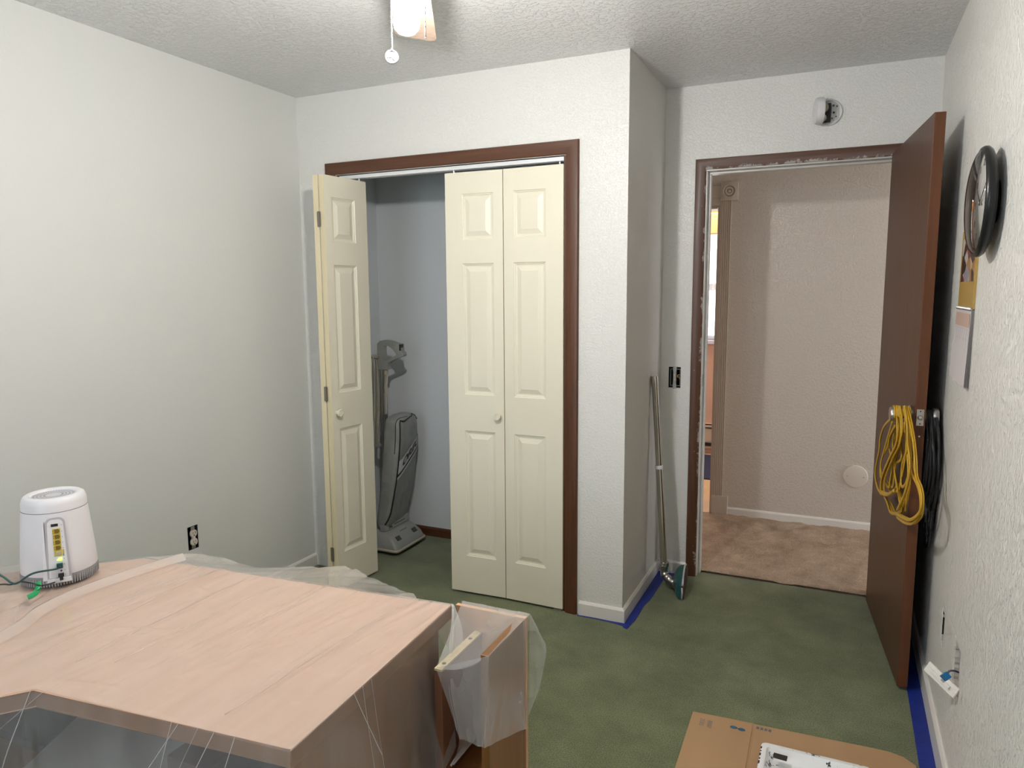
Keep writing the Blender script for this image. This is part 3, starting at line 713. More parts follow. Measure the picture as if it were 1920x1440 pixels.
b = NB(); tube(b, smoothpath([(-.735, D2+.03, 1.035), (-.736, D2+.008, 1.040), (-.7435, D2+.004, 1.036), (-.742, D2+.004, 1.028), (-.735, D2+.006, 1.030), (-.738, D2+.02, 1.018)], 6), .0018, 6); obj('wire', b, mat('brass_wire', (.62, .42, .16), .4), s_)
# skim-coat patch outline round it
# ------------------------------------------------------------------ smoke alarm, opened
sm = empty('smoke_alarm', (-.095, D2, 2.19), 'open white smoke alarm above the entry door, cover swung to the left', 'smoke alarm')
c = Vector((-.098, D2, 2.243))
b = NB(); lathe(b, [(.057, 0), (.057, .006), (.053, .012), (.050, .012), (.050, .006), (.0002, .006)], 40, frame_M(c, (0, -1, 0))); obj('base', b, m_white, sm, smooth=True, angle=35)
b = NB(); box(b, c.x-.040, c.x+.008, D2-.018, D2-.006, c.z-.042, c.z+.040, .002); obj('battery_tray', b, m_black, sm)
b = NB(); M_ = frame_M((c.x-.022, D2-.018, c.z+.020), (0, -1, 0))
lathe(b, [(.021, 0), (.021, .016), (.019, .018), (.0002, .018)], 28, M_)
for p in ((-.006, .010), (.004, .010), (-.002, .0)): lathe(b, [(.0022, .0178), (.0022, .0184), (.0001, .0184)], 8, M_ @ Matrix.Translation((p[1], p[0], 0)))
obj('horn', b, mat('alarm_horn_plastic', (.42, .40, .34), .5), sm, smooth=True, angle=35)
b = NB(); lathe(b, [(.0165, 0), (.0165, .012), (.015, .0135), (.0002, .0135)], 28, frame_M((c.x-.024, D2-.018, c.z-.024), (0, -1, 0))); obj('battery', b, m_steel, sm, smooth=True, angle=35)
b = NB(); box(b, c.x+.010, c.x+.040, D2-.010, D2-.006, c.z-.034, c.z+.034, .001)
for i in range(7): box(b, c.x+.026, c.x+.041, D2-.0115, D2-.010, c.z-.026+i*.008, c.z-.022+i*.008)
obj('circuit_board', b, mat('pale_circuit_board', (.55, .56, .52), .4), sm)
b = NB(); rnd = random.Random(5)
for x, z, r in ((.018, .028, .004), (.032, .024, .0035), (.020, -.002, .0045), (.030, -.020, .003), (.014, -.026, .003)): lathe(b, [(r, 0), (r, .003), (.0002, .0032)], 10, frame_M((c.x+x, D2-.010, c.z+z), (0, -1, 0)))
obj('component', b, m_black, sm)
hn = Vector((-.975, -.22, 0)); hc = Vector((-.130, D2-.060, 2.243))
b = NB(); lathe(b, [(.052, -.008), (.057, -.008), (.057, .012), (.054, .022), (.040, .026), (.022, .026), (.020, .024), (.0002, .0245)], 40, frame_M(hc, hn)); obj('cover', b, m_white, sm, smooth=True, angle=35)

# ------------------------------------------------------------------ round blank cover in the hall
bc = empty('blank_cover', (.117, D3, .27), 'round white blank cover low on the hall wall', 'wall cover')
b = NB(); lathe(b, [(.069, 0), (.069, .004), (.066, .008), (.058, .0095), (.0002, .0095)], 48, frame_M((.117, D3, .341), (0, -1, 0))); obj('disc', b, mat('blank_cover_paint', (.64, .585, .51), .35), bc, smooth=True, angle=35)
for dx in (-.045, .045):
    b = NB(); lathe(b, [(.0045, 0), (.004, .0015), (.0002, .0018)], 12, frame_M((.117+dx, D3-.0095, .341), (0, -1, 0))); obj('screw', b, m_galv, bc)

# ------------------------------------------------------------------ clock and calendar on the right wall
ck = empty('wall_clock', (.32, 2.19, 1.53), 'round wall clock with black rim and domed glass, behind the open brown door', 'clock')
CC = Vector((XR, 2.200, 1.682)); nx = Vector((-1, 0, 0))
b = NB(); lathe(b, [(.055, 0), (.057, .010), (.092, .014)], 56, frame_M(CC, nx)); lathe(b, [(.090, .012), (.118, .016), (.132, .022), (.1375, .029), (.1375, .036), (.134, .042), (.130, .044), (.127, .042), (.125, .039), (.125, .028)], 64, frame_M(CC, nx))
obj('rim', b, mat('black_clock_rim', (.010, .011, .012), .3, spec=.35), ck, smooth=True, angle=50)
b = NB(); lathe(b, [(.126, .028), (.126, .032), (.0002, .032)], 48, frame_M(CC, nx)); obj('dial', b, mat('clock_dial', (.72, .70, .66), .5), ck)
MC = frame_M(CC+nx*.0345, nx, (0, 0, 1))   # local x = up
bt = NB()
for k in range(12):
    a = 2*PI*(k+1)/12; n_ = str(k+1)
    # facing -x: right-hand direction on the dial is -y
    p = CC+nx*.0325+Vector((0, math.sin(a)*.098*-1, math.cos(a)*.098))
    m_ = Matrix(((0, 0, -1, p.x), (-1, 0, 0, p.y), (0, 1, 0, p.z), (0, 0, 0, 1)))
    join(bt, text_bm(n_, .026, m_, .0002))
obj('numeral', bt, m_black, ck, kind='stuff')
b = NB()
for a, ln, wd_ in ((math.radians(305), .062, .0035), (math.radians(62), .088, .0025)):
    d_ = Vector((0, -math.sin(a), math.cos(a))); s_v = d_.cross(nx)
    p = CC+nx*.036; rr = ring(b, [p-d_*.012-s_v*wd_, p-d_*.012+s_v*wd_, p+d_*ln+s_v*wd_*.4, p+d_*ln-s_v*wd_*.4]); r2 = ring(b, [v.co+nx*.001 for v in rr]); bridge(b, rr, r2); cap(b, rr); cap(b, r2)
obj('hand', b, m_black, ck)
gl = bpy.data.materials.new('domed_clock_glass'); gl.use_nodes = True; nt = gl.node_tree; N = nt.nodes; L = nt.links; N.remove(N['Principled BSDF'])
tt = N.new('ShaderNodeBsdfTransparent'); gg = N.new('ShaderNodeBsdfGlossy'); gg.inputs['Roughness'].default_value = .04; ff = N.new('ShaderNodeFresnel'); ff.inputs['IOR'].default_value = 1.75
xx = N.new('ShaderNodeMixShader'); L.new(ff.outputs[0], xx.inputs[0]); L.new(tt.outputs[0], xx.inputs[1]); L.new(gg.outputs[0], xx.inputs[2]); L.new(xx.outputs[0], N['Material Output'].inputs['Surface'])
b = NB(); lathe(b, [(.1285*math.cos(t), .041+.024*math.sin(t)) for t in [i*PI/2/10 for i in range(11)]], 56, frame_M(CC, nx), closed=False); obj('glass', b, gl, ck, smooth=True)

cal = empty('wall_calendar', (.335, 2.55, 1.17), 'open wall calendar hanging below the clock, photo page over grid page', 'calendar')
Y0c, Y1c, ZT, ZM, ZB = 2.405, 2.695, 1.640, 1.404, 1.178
b = NB(); box(b, XR-.006, XR-.0005, Y0c, Y1c, ZM+.002, ZT); up_ = obj('upper_leaf', b, mat('mustard_calendar_page', (.42, .27, .07), .4), cal)
# printed picture on the upper leaf: a patchwork of browns, creams and reds, in a recessed frame of mustard
pm = bpy.data.materials.new('calendar_photo_print'); pm.use_nodes = True; nt = pm.node_tree; N = nt.nodes; L = nt.links
g = N.new('ShaderNodeNewGeometry'); vo = N.new('ShaderNodeTexVoronoi'); vo.inputs['Scale'].default_value = 24; mp = N.new('ShaderNodeMapping'); mp.inputs['Scale'].default_value = (1, .7, 1.2)
L.new(g.outputs['Position'], mp.inputs[0]); L.new(mp.outputs[0], vo.inputs['Vector']); sx_ = N.new('ShaderNodeSeparateColor'); L.new(vo.outputs['Color'], sx_.inputs[0])
rp = N.new('ShaderNodeValToRGB'); e = rp.color_ramp.elements; rp.color_ramp.interpolation = 'CONSTANT'
e[0].color = (.05, .025, .02, 1); e[1].position = .8; e[1].color = (.55, .50, .46, 1)
for p_, c_ in ((.2, (.25, .04, .03)), (.35, (.55, .42, .28)), (.5, (.10, .06, .05)), (.62, (.38, .20, .08)), (.72, (.30, .28, .32))): q_ = e.new(p_); q_.color = (*c_, 1)
L.new(sx_.outputs[0], rp.inputs['Fac']); L.new(rp.outputs['Color'], N['Principled BSDF'].inputs['Base Color']); N['Principled BSDF'].inputs['Roughness'].default_value = .3
b = NB(); box(b, XR-.0066, XR-.006, Y0c+.025, Y1c-.025, 1.485, 1.615); obj('photo', b, pm, up_)
b = NB(); box(b, XR-.0066, XR-.006, Y0c+.005, Y1c-.005, 1.40, 1.41); b.free()
for i in range(5):       # page stack, fanning a little at the foot
    b = NB(); o0 = .0010+i*.0016; f_ = i*.0014
    r1 = ring(b, [(XR-o0, Y0c+.001*i, ZM), (XR-o0, Y1c, ZM), (XR-o0-.0007, Y1c, ZM), (XR-o0-.0007, Y0c+.001*i, ZM)])
    r2 = ring(b, [(XR-o0-f_, Y0c+.001*i, ZB+.003*(i % 2)), (XR-o0-f_-.004, Y1c, ZB+.012), (XR-o0-f_-.0047, Y1c, ZB+.012), (XR-o0-f_-.0007, Y0c+.001*i, ZB+.003*(i % 2))])
    bridge(b, r1, r2); cap(b, r1); cap(b, r2)
    obj('page', b, mat('calendar_paper', (.62, .58, .60), .55) if i == 4 else mat('calendar_paper_edge', (.40, .37, .36), .6), cal)
b = NB()
xo = XR-.0094-.0005
def pg(y, z):            # x of the top page's surface
    t = (ZM-z)/(ZM-ZB); return XR-.0094-.0056*t*(.3+.7*0)-(y-Y0c)/(Y1c-Y0c)*.004*t-.0004
def strip(b, ya, yb, za, zb):
    rr = ring(b, [(pg(ya, za), ya, za), (pg(yb, za), yb, za), (pg(yb, zb), yb, zb), (pg(ya, zb), ya, zb)]); r2 = ring(b, [v.co+Vector((-.0002, 0, 0)) for v in rr]); bridge(b, rr, r2); cap(b, r2)
strip(b, Y0c+.01, Y1c-.012, ZM-.052, ZM-.012); obj('month_header', b, mat('calendar_header_print', (.55, .40, .33), .5), cal)
b = NB()
for i in range(6): strip(b, Y0c+.01, Y1c-.012, ZM-.058-i*.030, ZM-.0575-i*.030)
for i in range(8): strip(b, Y0c+.0098+i*(Y1c-Y0c-.022)/7, Y0c+.0103+i*(Y1c-Y0c-.022)/7, ZM-.207, ZM-.058)
obj('grid_line', b, mat('calendar_grid_ink', (.35, .33, .36), .6), cal)
b = NB()
for i in range(22):
    y = Y0c+.006+i*(Y1c-Y0c-.012)/21
    P = [(XR-.005+.0065*math.cos(t)*-1, y, ZM+.001+.0055*math.sin(t)) for t in [k*PI/5 for k in range(11)]]
    tube(b, P, .0009, 5)
tube(b, [(XR-.008, Y0c+.002, ZM+.001), (XR-.008, Y1c-.002, ZM+.001)], .0022, 6)
obj('binding', b, m_steel, cal)

# ------------------------------------------------------------------ holes in the right wall + hanging data plate
b = NB(); rnd = random.Random(11)
for bb in ((HB[0]-.01, HB[1]+.01, HB[2]-.02, HB[3]+.02), (HC[0]-.01, HC[1]+.01, HC[2]-.02, HC[3]+.02)): box(b, XR+.060, XR+.064, bb[0], bb[1], bb[2], bb[3])
y0, y1, z0, z1 = HB
for bb in ((XR+.003, XR+.06, y0+.001, y0+.003, z0, z1), (XR+.003, XR+.06, y1-.003, y1-.001, z0, z1), (XR+.003, XR+.06, y0, y1, z0+.001, z0+.003), (XR+.003, XR+.06, y0, y1, z1-.003, z1-.001)): box(b, *bb)
struct('hole_shade_liner', b, m_dark)  # black plates added inside the holes to put deep shade in them
m_plaster = mat('broken_plaster', (.55, .53, .49), .9, bump=.8, bscale=90, bdist=.004)
def jag(b, y0, y1, z0, z1, amp, n=14, seed=0, x=XR):
    """ragged plaster collar that narrows a cut-out"""
    r_ = random.Random(seed); outer = []; inner = []
    cy, cz = (y0+y1)/2, (z0+z1)/2
    for i in range(n*4):
        t = i/(n*4)*4; s = int(t); f = t-s
        p = [(y0+(y1-y0)*f, z0), (y1, z0+(z1-z0)*f), (y1-(y1-y0)*f, z1), (y0, z1-(z1-z0)*f)][s]
        k = 1-amp*r_.uniform(.2, 1)
        outer.append(Vector((x+.001, p[0], p[1]))); inner.append(Vector((x+.003, cy+(p[0]-cy)*k, cz+(p[1]-cz)*k)))
    a = ring(b, outer); c = ring(b, inner); d = ring(b, [v+Vector((.012, 0, 0)) for v in inner]); bridge(b, a, c); bridge(b, c, d)
b = NB(); jag(b, *HB, .14, seed=2)
for z in (.370, .386):
    bmm = bmesh.new(); bmesh.ops.create_icosphere(bmm, subdivisions=2, radius=.010)
    for v in bmm.verts: v.co *= 1+.5*noise.noise(v.co*120+Vector((z*50, 0, 0)))
    join(b, bmm, Matrix.Translation((XR+.010, 2.565+rnd.uniform(-.01, .01), z)) @ Matrix.Diagonal((.6, 1.3, 1, 1)))
struct('trim_9', b, m_plaster)
b = NB(); jag(b, *HC, .16, seed=6); struct('trim_10', b, m_plaster)
dp = empty('data_plate', (.305, 2.23, .36), 'white data jack plate dangling on its cable from the hole in the right wall', 'wall plate')
e1 = Vector((.268, 2.262, .391)); e2 = Vector((.334, 2.188, .360)); la = (e2-e1).normalized()
sa = Vector((.30, -.55, -.62)); sa = (sa-la*sa.dot(la)).normalized(); na = la.cross(sa).normalized()
MP = Matrix((la, sa, na)).transposed().to_4x4(); MP.translation = (e1+e2)/2 + sa*.0
b = NB(); L2 = (e2-e1).length/2
hw = .016
for a, c_, d_, e_ in ((-L2, L2, -hw, -hw+.012), (-L2, L2, hw-.012, hw), (-L2, -L2+.022, -hw+.012, hw-.012), (L2-.022, L2, -hw+.012, hw-.012)): box(b, a, c_, d_, e_, -.002, .005, .0012, MP)
obj('plate', b, mat('white_wall_plate', (.78, .74, .68), .4), dp)
b = NB(); box(b, -L2+.020, L2-.020, -hw+.011, hw-.011, -.008, .001, .001, MP); obj('insert', b, m_base, dp)
jc = px('x', .297, 1774, 1268); vj = (Vector((0, 0, CAM_H))-jc).normalized()
b = NB(); MJ = frame_M(jc, (.25, -.75, .60), (.6, .5, .4)); box(b, -.0085, .0085, -.0085, .0085, -.012, .006, .001, MJ); jk = obj('jack', b, mat('blue_keystone', (.0, .13, .33), .35), dp)
b = NB(); box(b, -.010, .010, -.010, .0, -.020, -.010, .001, MJ); obj('jack_body', b, m_ltgrey, dp)
b = NB(); tube(b, smoothpath([jc+Vector((.004, .008, .004)), px('x', .315, 1781, 1258), px('x', .335, 1793, 1259), (XR+.03, 2.235, .392)], 6), .0028, 8)
obj('cable', b, mat('violet_data_cable', (.07, .055, .13), .4), dp, smooth=True)

# ------------------------------------------------------------------ ceiling fan with its lit bulb
fan = empty('ceiling_fan', (BULB.x, BULB.y, H), 'ceiling fan with a bare lit bulb, pull chains and pale wooden blades', 'ceiling fan')
fx, fy = BULB.x, BULB.y
m_fan = mat('white_fan_enamel', (.75, .74, .72), .35)
b = NB(); lathe(b, [(.075, H), (.075, H-.030), (.060, H-.042), (.11, H-.052), (.12, H-.09), (.115, H-.135), (.06, H-.150), (.05, H-.165), (.05, H-.215), (.045, H-.225), (.0001, H-.225)], 40, Matrix.Translation((fx, fy, 0))); obj('motor_housing', b, m_fan, fan, smooth=True, angle=40)
b = NB(); lathe(b, [(.020, 2.205), (.022, 2.19), (.022, 2.155), (.016, 2.150), (.0001, 2.150)], 24, Matrix.Translation((fx, fy, 0))); obj('socket', b, m_fan, fan, smooth=True, angle=40)
em = bpy.data.materials.new('lit_bulb_glass'); em.use_nodes = True; nt = em.node_tree; N = nt.nodes; N.remove(N['Principled BSDF'])
ee = N.new('ShaderNodeEmission'); ee.inputs[0].default_value = (1.0, .975, .935, 1); ee.inputs[1].default_value = BULB_STRENGTH; nt.links.new(ee.outputs[0], N['Material Output'].inputs['Surface'])
b = NB(); lathe(b, [(.013, .043), (.016, .034), (.026, .018), (.031, .004), (.032, -.004), (.029, -.017), (.020, -.027), (.010, -.031), (.0002, -.0325)], 32, Matrix.Translation(BULB)); obj('bulb', b, em, fan, smooth=True, label='glowing bare bulb')
m_blade = wood('pale_oak_blade', (.50, .36, .27), (.62, .47, .37), .45, 4, (10, 10, 10))
for k in range(5):
    a = math.atan2(.493, -.279)+k*2*PI/5; MB_ = Matrix.Translation((fx, fy, 2.262)) @ Matrix.Rotation(a, 4, 'Z') @ Matrix.Rotation(math.radians(8), 4, 'X')
    b = NB(); pts = [(.13, -.048), (.20, -.055), (.535, -.066), (.560, -.060), (.570, -.046), (.570, .046), (.560, .060), (.535, .066), (.20, .055), (.13, .048)]
    prism(b, pts, -.003, .003, .001, MB_); obj('blade', b, m_blade, fan)
    b = NB(); prism(b, [(.045, -.018), (.12, -.012), (.16, -.035), (.20, -.035), (.20, .035), (.16, .035), (.12, .012), (.045, .018)], .003, .006, .0008, MB_); obj('blade_iron', b, m_fan, fan)
def chain(x, z0, z1, zt_y):
    b = NB(); n_ = int((z1-z0)/.0042)
    for i in range(n_):
        s_ = bmesh.new(); bmesh.ops.create_icosphere(s_, subdivisions=1, radius=.0019); join(b, s_, Matrix.Translation((x, fy, z0+i*.0042)))
    tube(b, [(x, fy, z0), (x, fy, z1)], .0007, 5)
    return b
m_brasschain = mat('white_bead_chain', (.10, .10, .10), .7, metal=0, spec=.2)
obj('pull_chain', chain(-1.031, 2.052, 2.215, 0), m_brasschain, fan, smooth=True, label='long pull chain with round pendant')
obj('pull_chain', chain(-.936, 2.066, 2.215, 0), m_brasschain, fan, smooth=True)
vdir = Vector((0, 0, CAM_H))-Vector((-1.033, fy, 2.037)); vdir.z = 0
MPd = frame_M((-1.033, fy, 2.036), vdir)
b = NB(); lathe(b, [(.0155, -.002), (.0165, -.001), (.0165, .001), (.0155, .002), (.0135, .002), (.0130, .0008), (.0130, -.0008), (.0135, -.002)], 36, MPd, closed=False)
lathe(b, [(.0131, -.0006), (.0131, .0006), (.0001, .0006)], 30, MPd)
for k in range(5):      # little fan emblem
    aa = k*2*PI/5+.3; Mk = MPd @ Matrix.Rotation(aa, 4, 'Z'); prism(b, [(.001, -.001), (.009, -.0032), (.0115, 0), (.009, .0032), (.001, .001)], .0005, .0016, 0, Mk)
lathe(b, [(.0025, .001), (.0025, .0022), (.0001, .0024)], 12, MPd)
tube(b, [(-1.032, fy, 2.050), (-1.0325, fy, 2.056)], .0025, 8)
obj('pendant', b, m_brasschain, fan, smooth=True, angle=40)

# ------------------------------------------------------------------ vacuum wand leaning in the corner
wn = empty('vacuum_wand', (-.68, 3.40, 0), 'chrome vacuum wand with teal floor brush leaning in the alcove corner', 'vacuum wand')
top = Vector((-.809, 3.414, 1.055)); bot = Vector((-.742, 3.40, .118)); dv = (bot-top).normalized(); Ln = (bot-top).length
M_ = frame_M(top, dv); r_t = .0155
b = NB(); lathe(b, [(.0140, 0), (.0175, .001), (.0175, .045), (.0160, .050), (.0155, Ln*.47), (.0148, Ln*.475)], 24, M_); obj('upper_tube', b, m_chrome, wn, smooth=True, angle=40)
b = NB(); lathe(b, [(.0185, Ln*.465), (.0195, Ln*.467), (.0195, Ln*.480), (.0185, Ln*.483)], 24, M_); obj('collar', b, m_white, wn, smooth=True, angle=40)
b = NB(); lathe(b, [(.0172, Ln*.48), (.0172, Ln-.03), (.0165, Ln)], 24, M_); obj('lower_tube', b, m_chrome, wn, smooth=True, angle=40)
b = NB(); lathe(b, [(.019, Ln-.022), (.024, Ln-.020), (.0245, Ln-.002), (.021, Ln+.002)], 24, M_); box(b, .0, .006, .018, .040, Ln-.010, Ln-.004, .001, M_); obj('ring_clamp', b, m_chrome, wn, smooth=True, angle=40)
b = NB(); P = smoothpath([bot-dv*.01, bot+dv*.035, (-.722, 3.392, .062), (-.690, 3.384, .045), (-.672, 3.380, .040)], 6); tube(b, P, [.020+.002*math.sin(i) for i in range(len(P))], 20); lathe(b, [(.022, 0), (.024, .002), (.024, .012), (.022, .014)], 20, frame_M(P[-4], (P[-1]-P[-4]))); obj('elbow', b, mat('dull_chrome', (.45, .44, .41), .28, metal=1), wn, smooth=True)
# brush head standing on its long edge, sole towards +x
m_teal = mat('teal_plastic', (.018, .085, .085), .35)
hc = Vector((-.650, 3.405, .0)); ya, yb = 3.300, 3.545
def headprof(t):    # t along length 0..1 -> half height and depth
    s = math.sin(PI*min(max(t, .02), .98)); return .028+.030*s**.6
b = NB(); pr = None; n_ = 22
for i in range(n_+1):
    t = i/n_; y = ya+(yb-ya)*t; hh = headprof(t); s = math.sin(PI*min(max(t, .03), .97))**.5; dp_ = .018+.030*s
    x0_ = -.662+.028*(1-t)  # sole plane, slightly turned
    cz = .003+hh
    pts = [Vector((x0_-dp_*max(0, math.cos(a)), y, cz+hh*math.sin(a))) for a in [(-PI/2+k*PI/10) for k in range(11)]]
    rr = ring(b, pts)
    if pr: bridge(b, pr, rr)
    else: cap(b, rr)
    pr = rr
cap(b, pr); obj('brush_shell', b, m_teal, wn, smooth=True, angle=50)
b = NB(); pr = None
for i in range(n_+1):
    t = i/n_; y = ya+(yb-ya)*t; hh = headprof(t)-.001; x0_ = -.662+.028*(1-t); cz = .004+hh
    rr = ring(b, [(x0_, y, cz-hh), (x0_+.011, y, cz-hh*.96), (x0_+.011, y, cz+hh*.96), (x0_, y, cz+hh)])
    if pr: bridge(b, pr, rr)
    else: cap(b, rr)
    pr = rr
cap(b, pr); obj('brush_sole', b, mat('dark_brush_sole', (.035, .022, .018), .6, col2=(.09, .06, .05), nscale=40), wn)
b = NB(); P = []
for i in range(n_+1):
    t = i/n_; hh = headprof(t); P.append((-.662+.028*(1-t)+.004, ya+(yb-ya)*t, .005+hh*1.99))
tube(b, P, .0045, 8); P = [(-.662+.028*(1-i/n_)+.004, ya+(yb-ya)*i/n_, .006) for i in range(n_+1)]; tube(b, P, .0035, 8)
tube(b, [(-.632, ya-.001, .008), (-.630, ya-.003, .04), (-.632, ya, .062)], .0045, 8); obj('bumper_strip', b, m_ltgrey, wn, smooth=True)

# ------------------------------------------------------------------ upright vacuum in the closet
vc = empty('upright_vacuum', (-2.33, 3.37, 0), 'grey upright vacuum cleaner standing in the closet, cord coiled on its handle', 'vacuum cleaner')
VY = 3.375
m_vgrey = mat('vacuum_grey_plastic', (.30, .305, .29), .42)
m_vbag = mat('vacuum_bag_cloth', (.25, .255, .245), .5, col2=(.30, .305, .295), nscale=16, bump=.6, bscale=14, bdist=.012, bdetail=4)
m_cordb = mat('beige_cord_jacket', (.42, .38, .29), .5)
# head: lofted, wide in y
b = NB(); secs = [(.016, -2.50, -2.200, .142, .02), (.028, -2.505, -2.188, .150, .022), (.042, -2.50, -2.190, .150, .022), (.070, -2.49, -2.206, .146, .024), (.100, -2.475, -2.236, .136, .026), (.120, -2.46, -2.262, .124, .026), (.130, -2.44, -2.290, .105, .02)]
def rrect(x0, x1, hw_, r, z, n=5):
    pts = []
    for cx, cy, a0 in ((x1-r, VY+hw_-r, 0), (x0+r, VY+hw_-r, PI/2), (x0+r, VY-hw_+r, PI), (x1-r, VY-hw_+r, 3*PI/2)):
        for k in range(n+1): a = a0+k*PI/2/n; pts.append(Vector((cx+r*math.cos(a), cy+r*math.sin(a), z)))
    return pts
pr = None
for z, x0_, x1_, hw_, r in secs:
    rr = ring(b, rrect(x0_, x1_, hw_, r, z))
    if pr: bridge(b, pr, rr)
    else: cap(b, rr)
    pr = rr
cap(b, pr); obj('floor_head', b, m_vgrey, vc, smooth=True, angle=35)
b = NB(); pr = None
for z, o in ((.022, 0), (.022, .006), (.031, .0075), (.037, .005), (.037, 0)):
    rr = ring(b, rrect(-2.503-o, -2.187+o, .149+o, .024, z))
    if pr: bridge(b, pr, rr)
    pr = rr
obj('bumper', b, mat('cream_vacuum_bumper', (.45, .40, .32), .5), vc, smooth=True)
m_refl = mat('dark_reflector', (.06, .05, .05), .3)
for dy in (-.085, .080):
    b = NB()
    MR = Matrix.Translation((-2.219, VY+dy, .086)) @ Matrix.Rotation(math.radians(-45), 4, 'Y'); box(b, -.003, .003, -.019, .019, -.014, .014, .002, MR); obj('reflector', b, m_refl, vc)

Mt = Matrix(((0, -.80, .60, -2.272), (1, 0, 0, VY), (0, .60, .80, .095), (0, 0, 0, 1)))
b = NB()
for i in range(7): box(b, -2.2455, -2.2440, VY-.030+i*.010, VY-.023+i*.010, .104, .109)
obj('small_print', b, m_black, vc)
b = NB(); b.free()
for wp in (((-2.30, VY-.10, .012), (-2.30, VY-.085, .012)), ((-2.30, VY+.085, .012), (-2.30, VY+.10, .012)), ((-2.47, VY-.12, .012), (-2.47, VY+.12, .012))):
    b = NB(); tube(b, wp, .012, 12); obj('wheel', b, m_black, vc)
# neck plate with lettering at the foot of the bag
b = NB(); MN = Matrix.Translation((-2.290, VY, .150)) @ Matrix.Rotation(math.radians(-12), 4, 'Y'); box(b, -.03, .012, -.125, .120, -.026, .018, .006, MN); obj('neck_plate', b, m_vgrey, vc)
Mt = Matrix(((0, -.2, .98, -2.2765), (1, 0, 0, VY-.075), (0, .98, .2, .146), (0, 0, 0, 1)))
obj('model_lettering', text_bm('XL', .026, Mt, .0006, bold=True), m_black, vc)
b = NB(); rnd = random.Random(2)
for i in range(9): box(b, -2.2775, -2.2765, VY-.035+i*.012, VY-.027+i*.012, .143, .149)
obj('small_print', b, m_black, vc)
# bag
ZS = [.135, .16, .20, .26, .33, .41, .50, .58, .66, .72, .755, .775, .785]
XF = [-2.292, -2.276, -2.262, -2.248, -2.230, -2.212, -2.196, -2.186, -2.180, -2.180, -2.186, -2.200, -2.225]
XB = [-2.345, -2.350, -2.345, -2.335, -2.325, -2.315, -2.305, -2.298, -2.292, -2.290, -2.288, -2.280, -2.262]
HW = [.112, .120, .122, .124, .126, .126, .125, .123, .120, .116, .108, .088, .05]
def interp(z, A):
    for i in range(len(ZS)-1):
        if z <= ZS[i+1]: t = (z-ZS[i])/(ZS[i+1]-ZS[i]); t = max(0, t); return A[i]+(A[i+1]-A[i])*t
    return A[-1]
def bagpt(z, th, o=0):
    xf, xb, h_ = interp(z, XF), interp(z, XB), interp(z, HW); cx = (xf+xb)/2; a = (xf-xb)/2+o; h_ += o
    c_, s_ = math.cos(th), math.sin(th); e_ = .42
    # the front face is turned slightly: its far side lies further back
    x = cx+a*math.copysign(abs(c_)**e_, c_); y = VY+h_*math.copysign(abs(s_)**e_, s_)
    x += -.10*(y-VY)*(1 if c_ > 0 else 0)*abs(c_)**.3
    return Vector((x, y, z))
b = NB(); pr = None; NT = 56; zz = [.135+i*(.785-.135)/50 for i in range(51)]
for z in zz:
    pts = []
    for k in range(NT):
        p = bagpt(z, 2*PI*k/NT); wv = .005*noise.noise(Vector((p.x*9, p.y*9, p.z*7)))+.003*noise.noise(Vector((p.x*25, p.y*25+p.z*14, p.z*20)))
        d_ = Vector((p.x+2.25, p.y-VY, 0)); d_.normalize(); pts.append(p+d_*wv)
    rr = ring(b, pts)
    if pr: bridge(b, pr, rr)
    else: cap(b, rr)
    pr = rr
cap(b, pr); obj('bag', b, m_vbag, vc, smooth=True)
def zpath(th, z0, z1, n=30): return [bagpt(z0+(z1-z0)*i/n, th, .002) for i in range(n+1)]
TH = -.80
P = [bagpt(.165, -1.35, .002), bagpt(.19, -1.1, .002), bagpt(.215, -.92, .002)]+zpath(TH, .24, .745)
P += [bagpt(.762, -.70, .003), bagpt(.757, -.45, .003), bagpt(.755, -.2, .003), bagpt(.768, .2, .003), bagpt(.776, .5, .003), bagpt(.765, .8, .003), bagpt(.74, .95, .003)]
b = NB(); tube(b, P, .0040, 8); obj('piping', b, m_black, vc, smooth=True)
b = NB(); P = zpath(-1.35, .58, .745)+[bagpt(.765, -1.2, .003), bagpt(.774, -.8, .003), bagpt(.772, 0, .003)]; tube(b, P, .0022, 8); obj('piping', b, m_vgrey if False else mat('dark_grey_piping', (.03, .03, .03), .5), vc, smooth=True)
# logo band, wrapped on the bag front.  s = distance along the front from its near edge
SAMP = []
def build_arc(z):
    pts = [bagpt(z, TH+i*(1.35-TH)/60, .0026) for i in range(61)]; L_ = [0]
    for i in range(60): L_.append(L_[-1]+(pts[i+1]-pts[i]).length)
    return pts, L_
def wrap(s, z, off=0):
    pts, L_ = build_arc(z); s = max(0, min(s, L_[-1]-1e-6))
    for i in range(60):
        if s <= L_[i+1]:
            t = (s-L_[i])/(L_[i+1]-L_[i]+1e-9); p = pts[i].lerp(pts[i+1], t); tg = (pts[i+1]-pts[i]).normalized(); return p+Vector((tg.y, -tg.x, 0))*off
    return pts[-1]
def band(lo, hi, mt, nm, off=0):
    b = NB(); pr = None
    for i in range(31):
        s = i/30*.30; rr = ring(b, [wrap(s, lo(s), off), wrap(s, (lo(s)*2+hi(s))/3, off), wrap(s, (lo(s)+hi(s)*2)/3, off), wrap(s, hi(s), off)])
        if pr: bridge(b, pr, rr, closed=False)
        pr = rr
    return obj(nm, b, mt, vc)
m_logo = mat('silver_logo_print', (.62, .63, .63), .45)
base = lambda s: .462+.62*s+.9*s*s*0
band(lambda s: base(s)-.004, lambda s: base(s)+.072-.07*s, m_logo, 'logo_band')
band(lambda s: base(s)-.020, lambda s: base(s)-.006, m_black, 'logo_stripe')
band(lambda s: base(s)-.037+.03*s, lambda s: base(s)-.022, m_logo, 'logo_stripe')
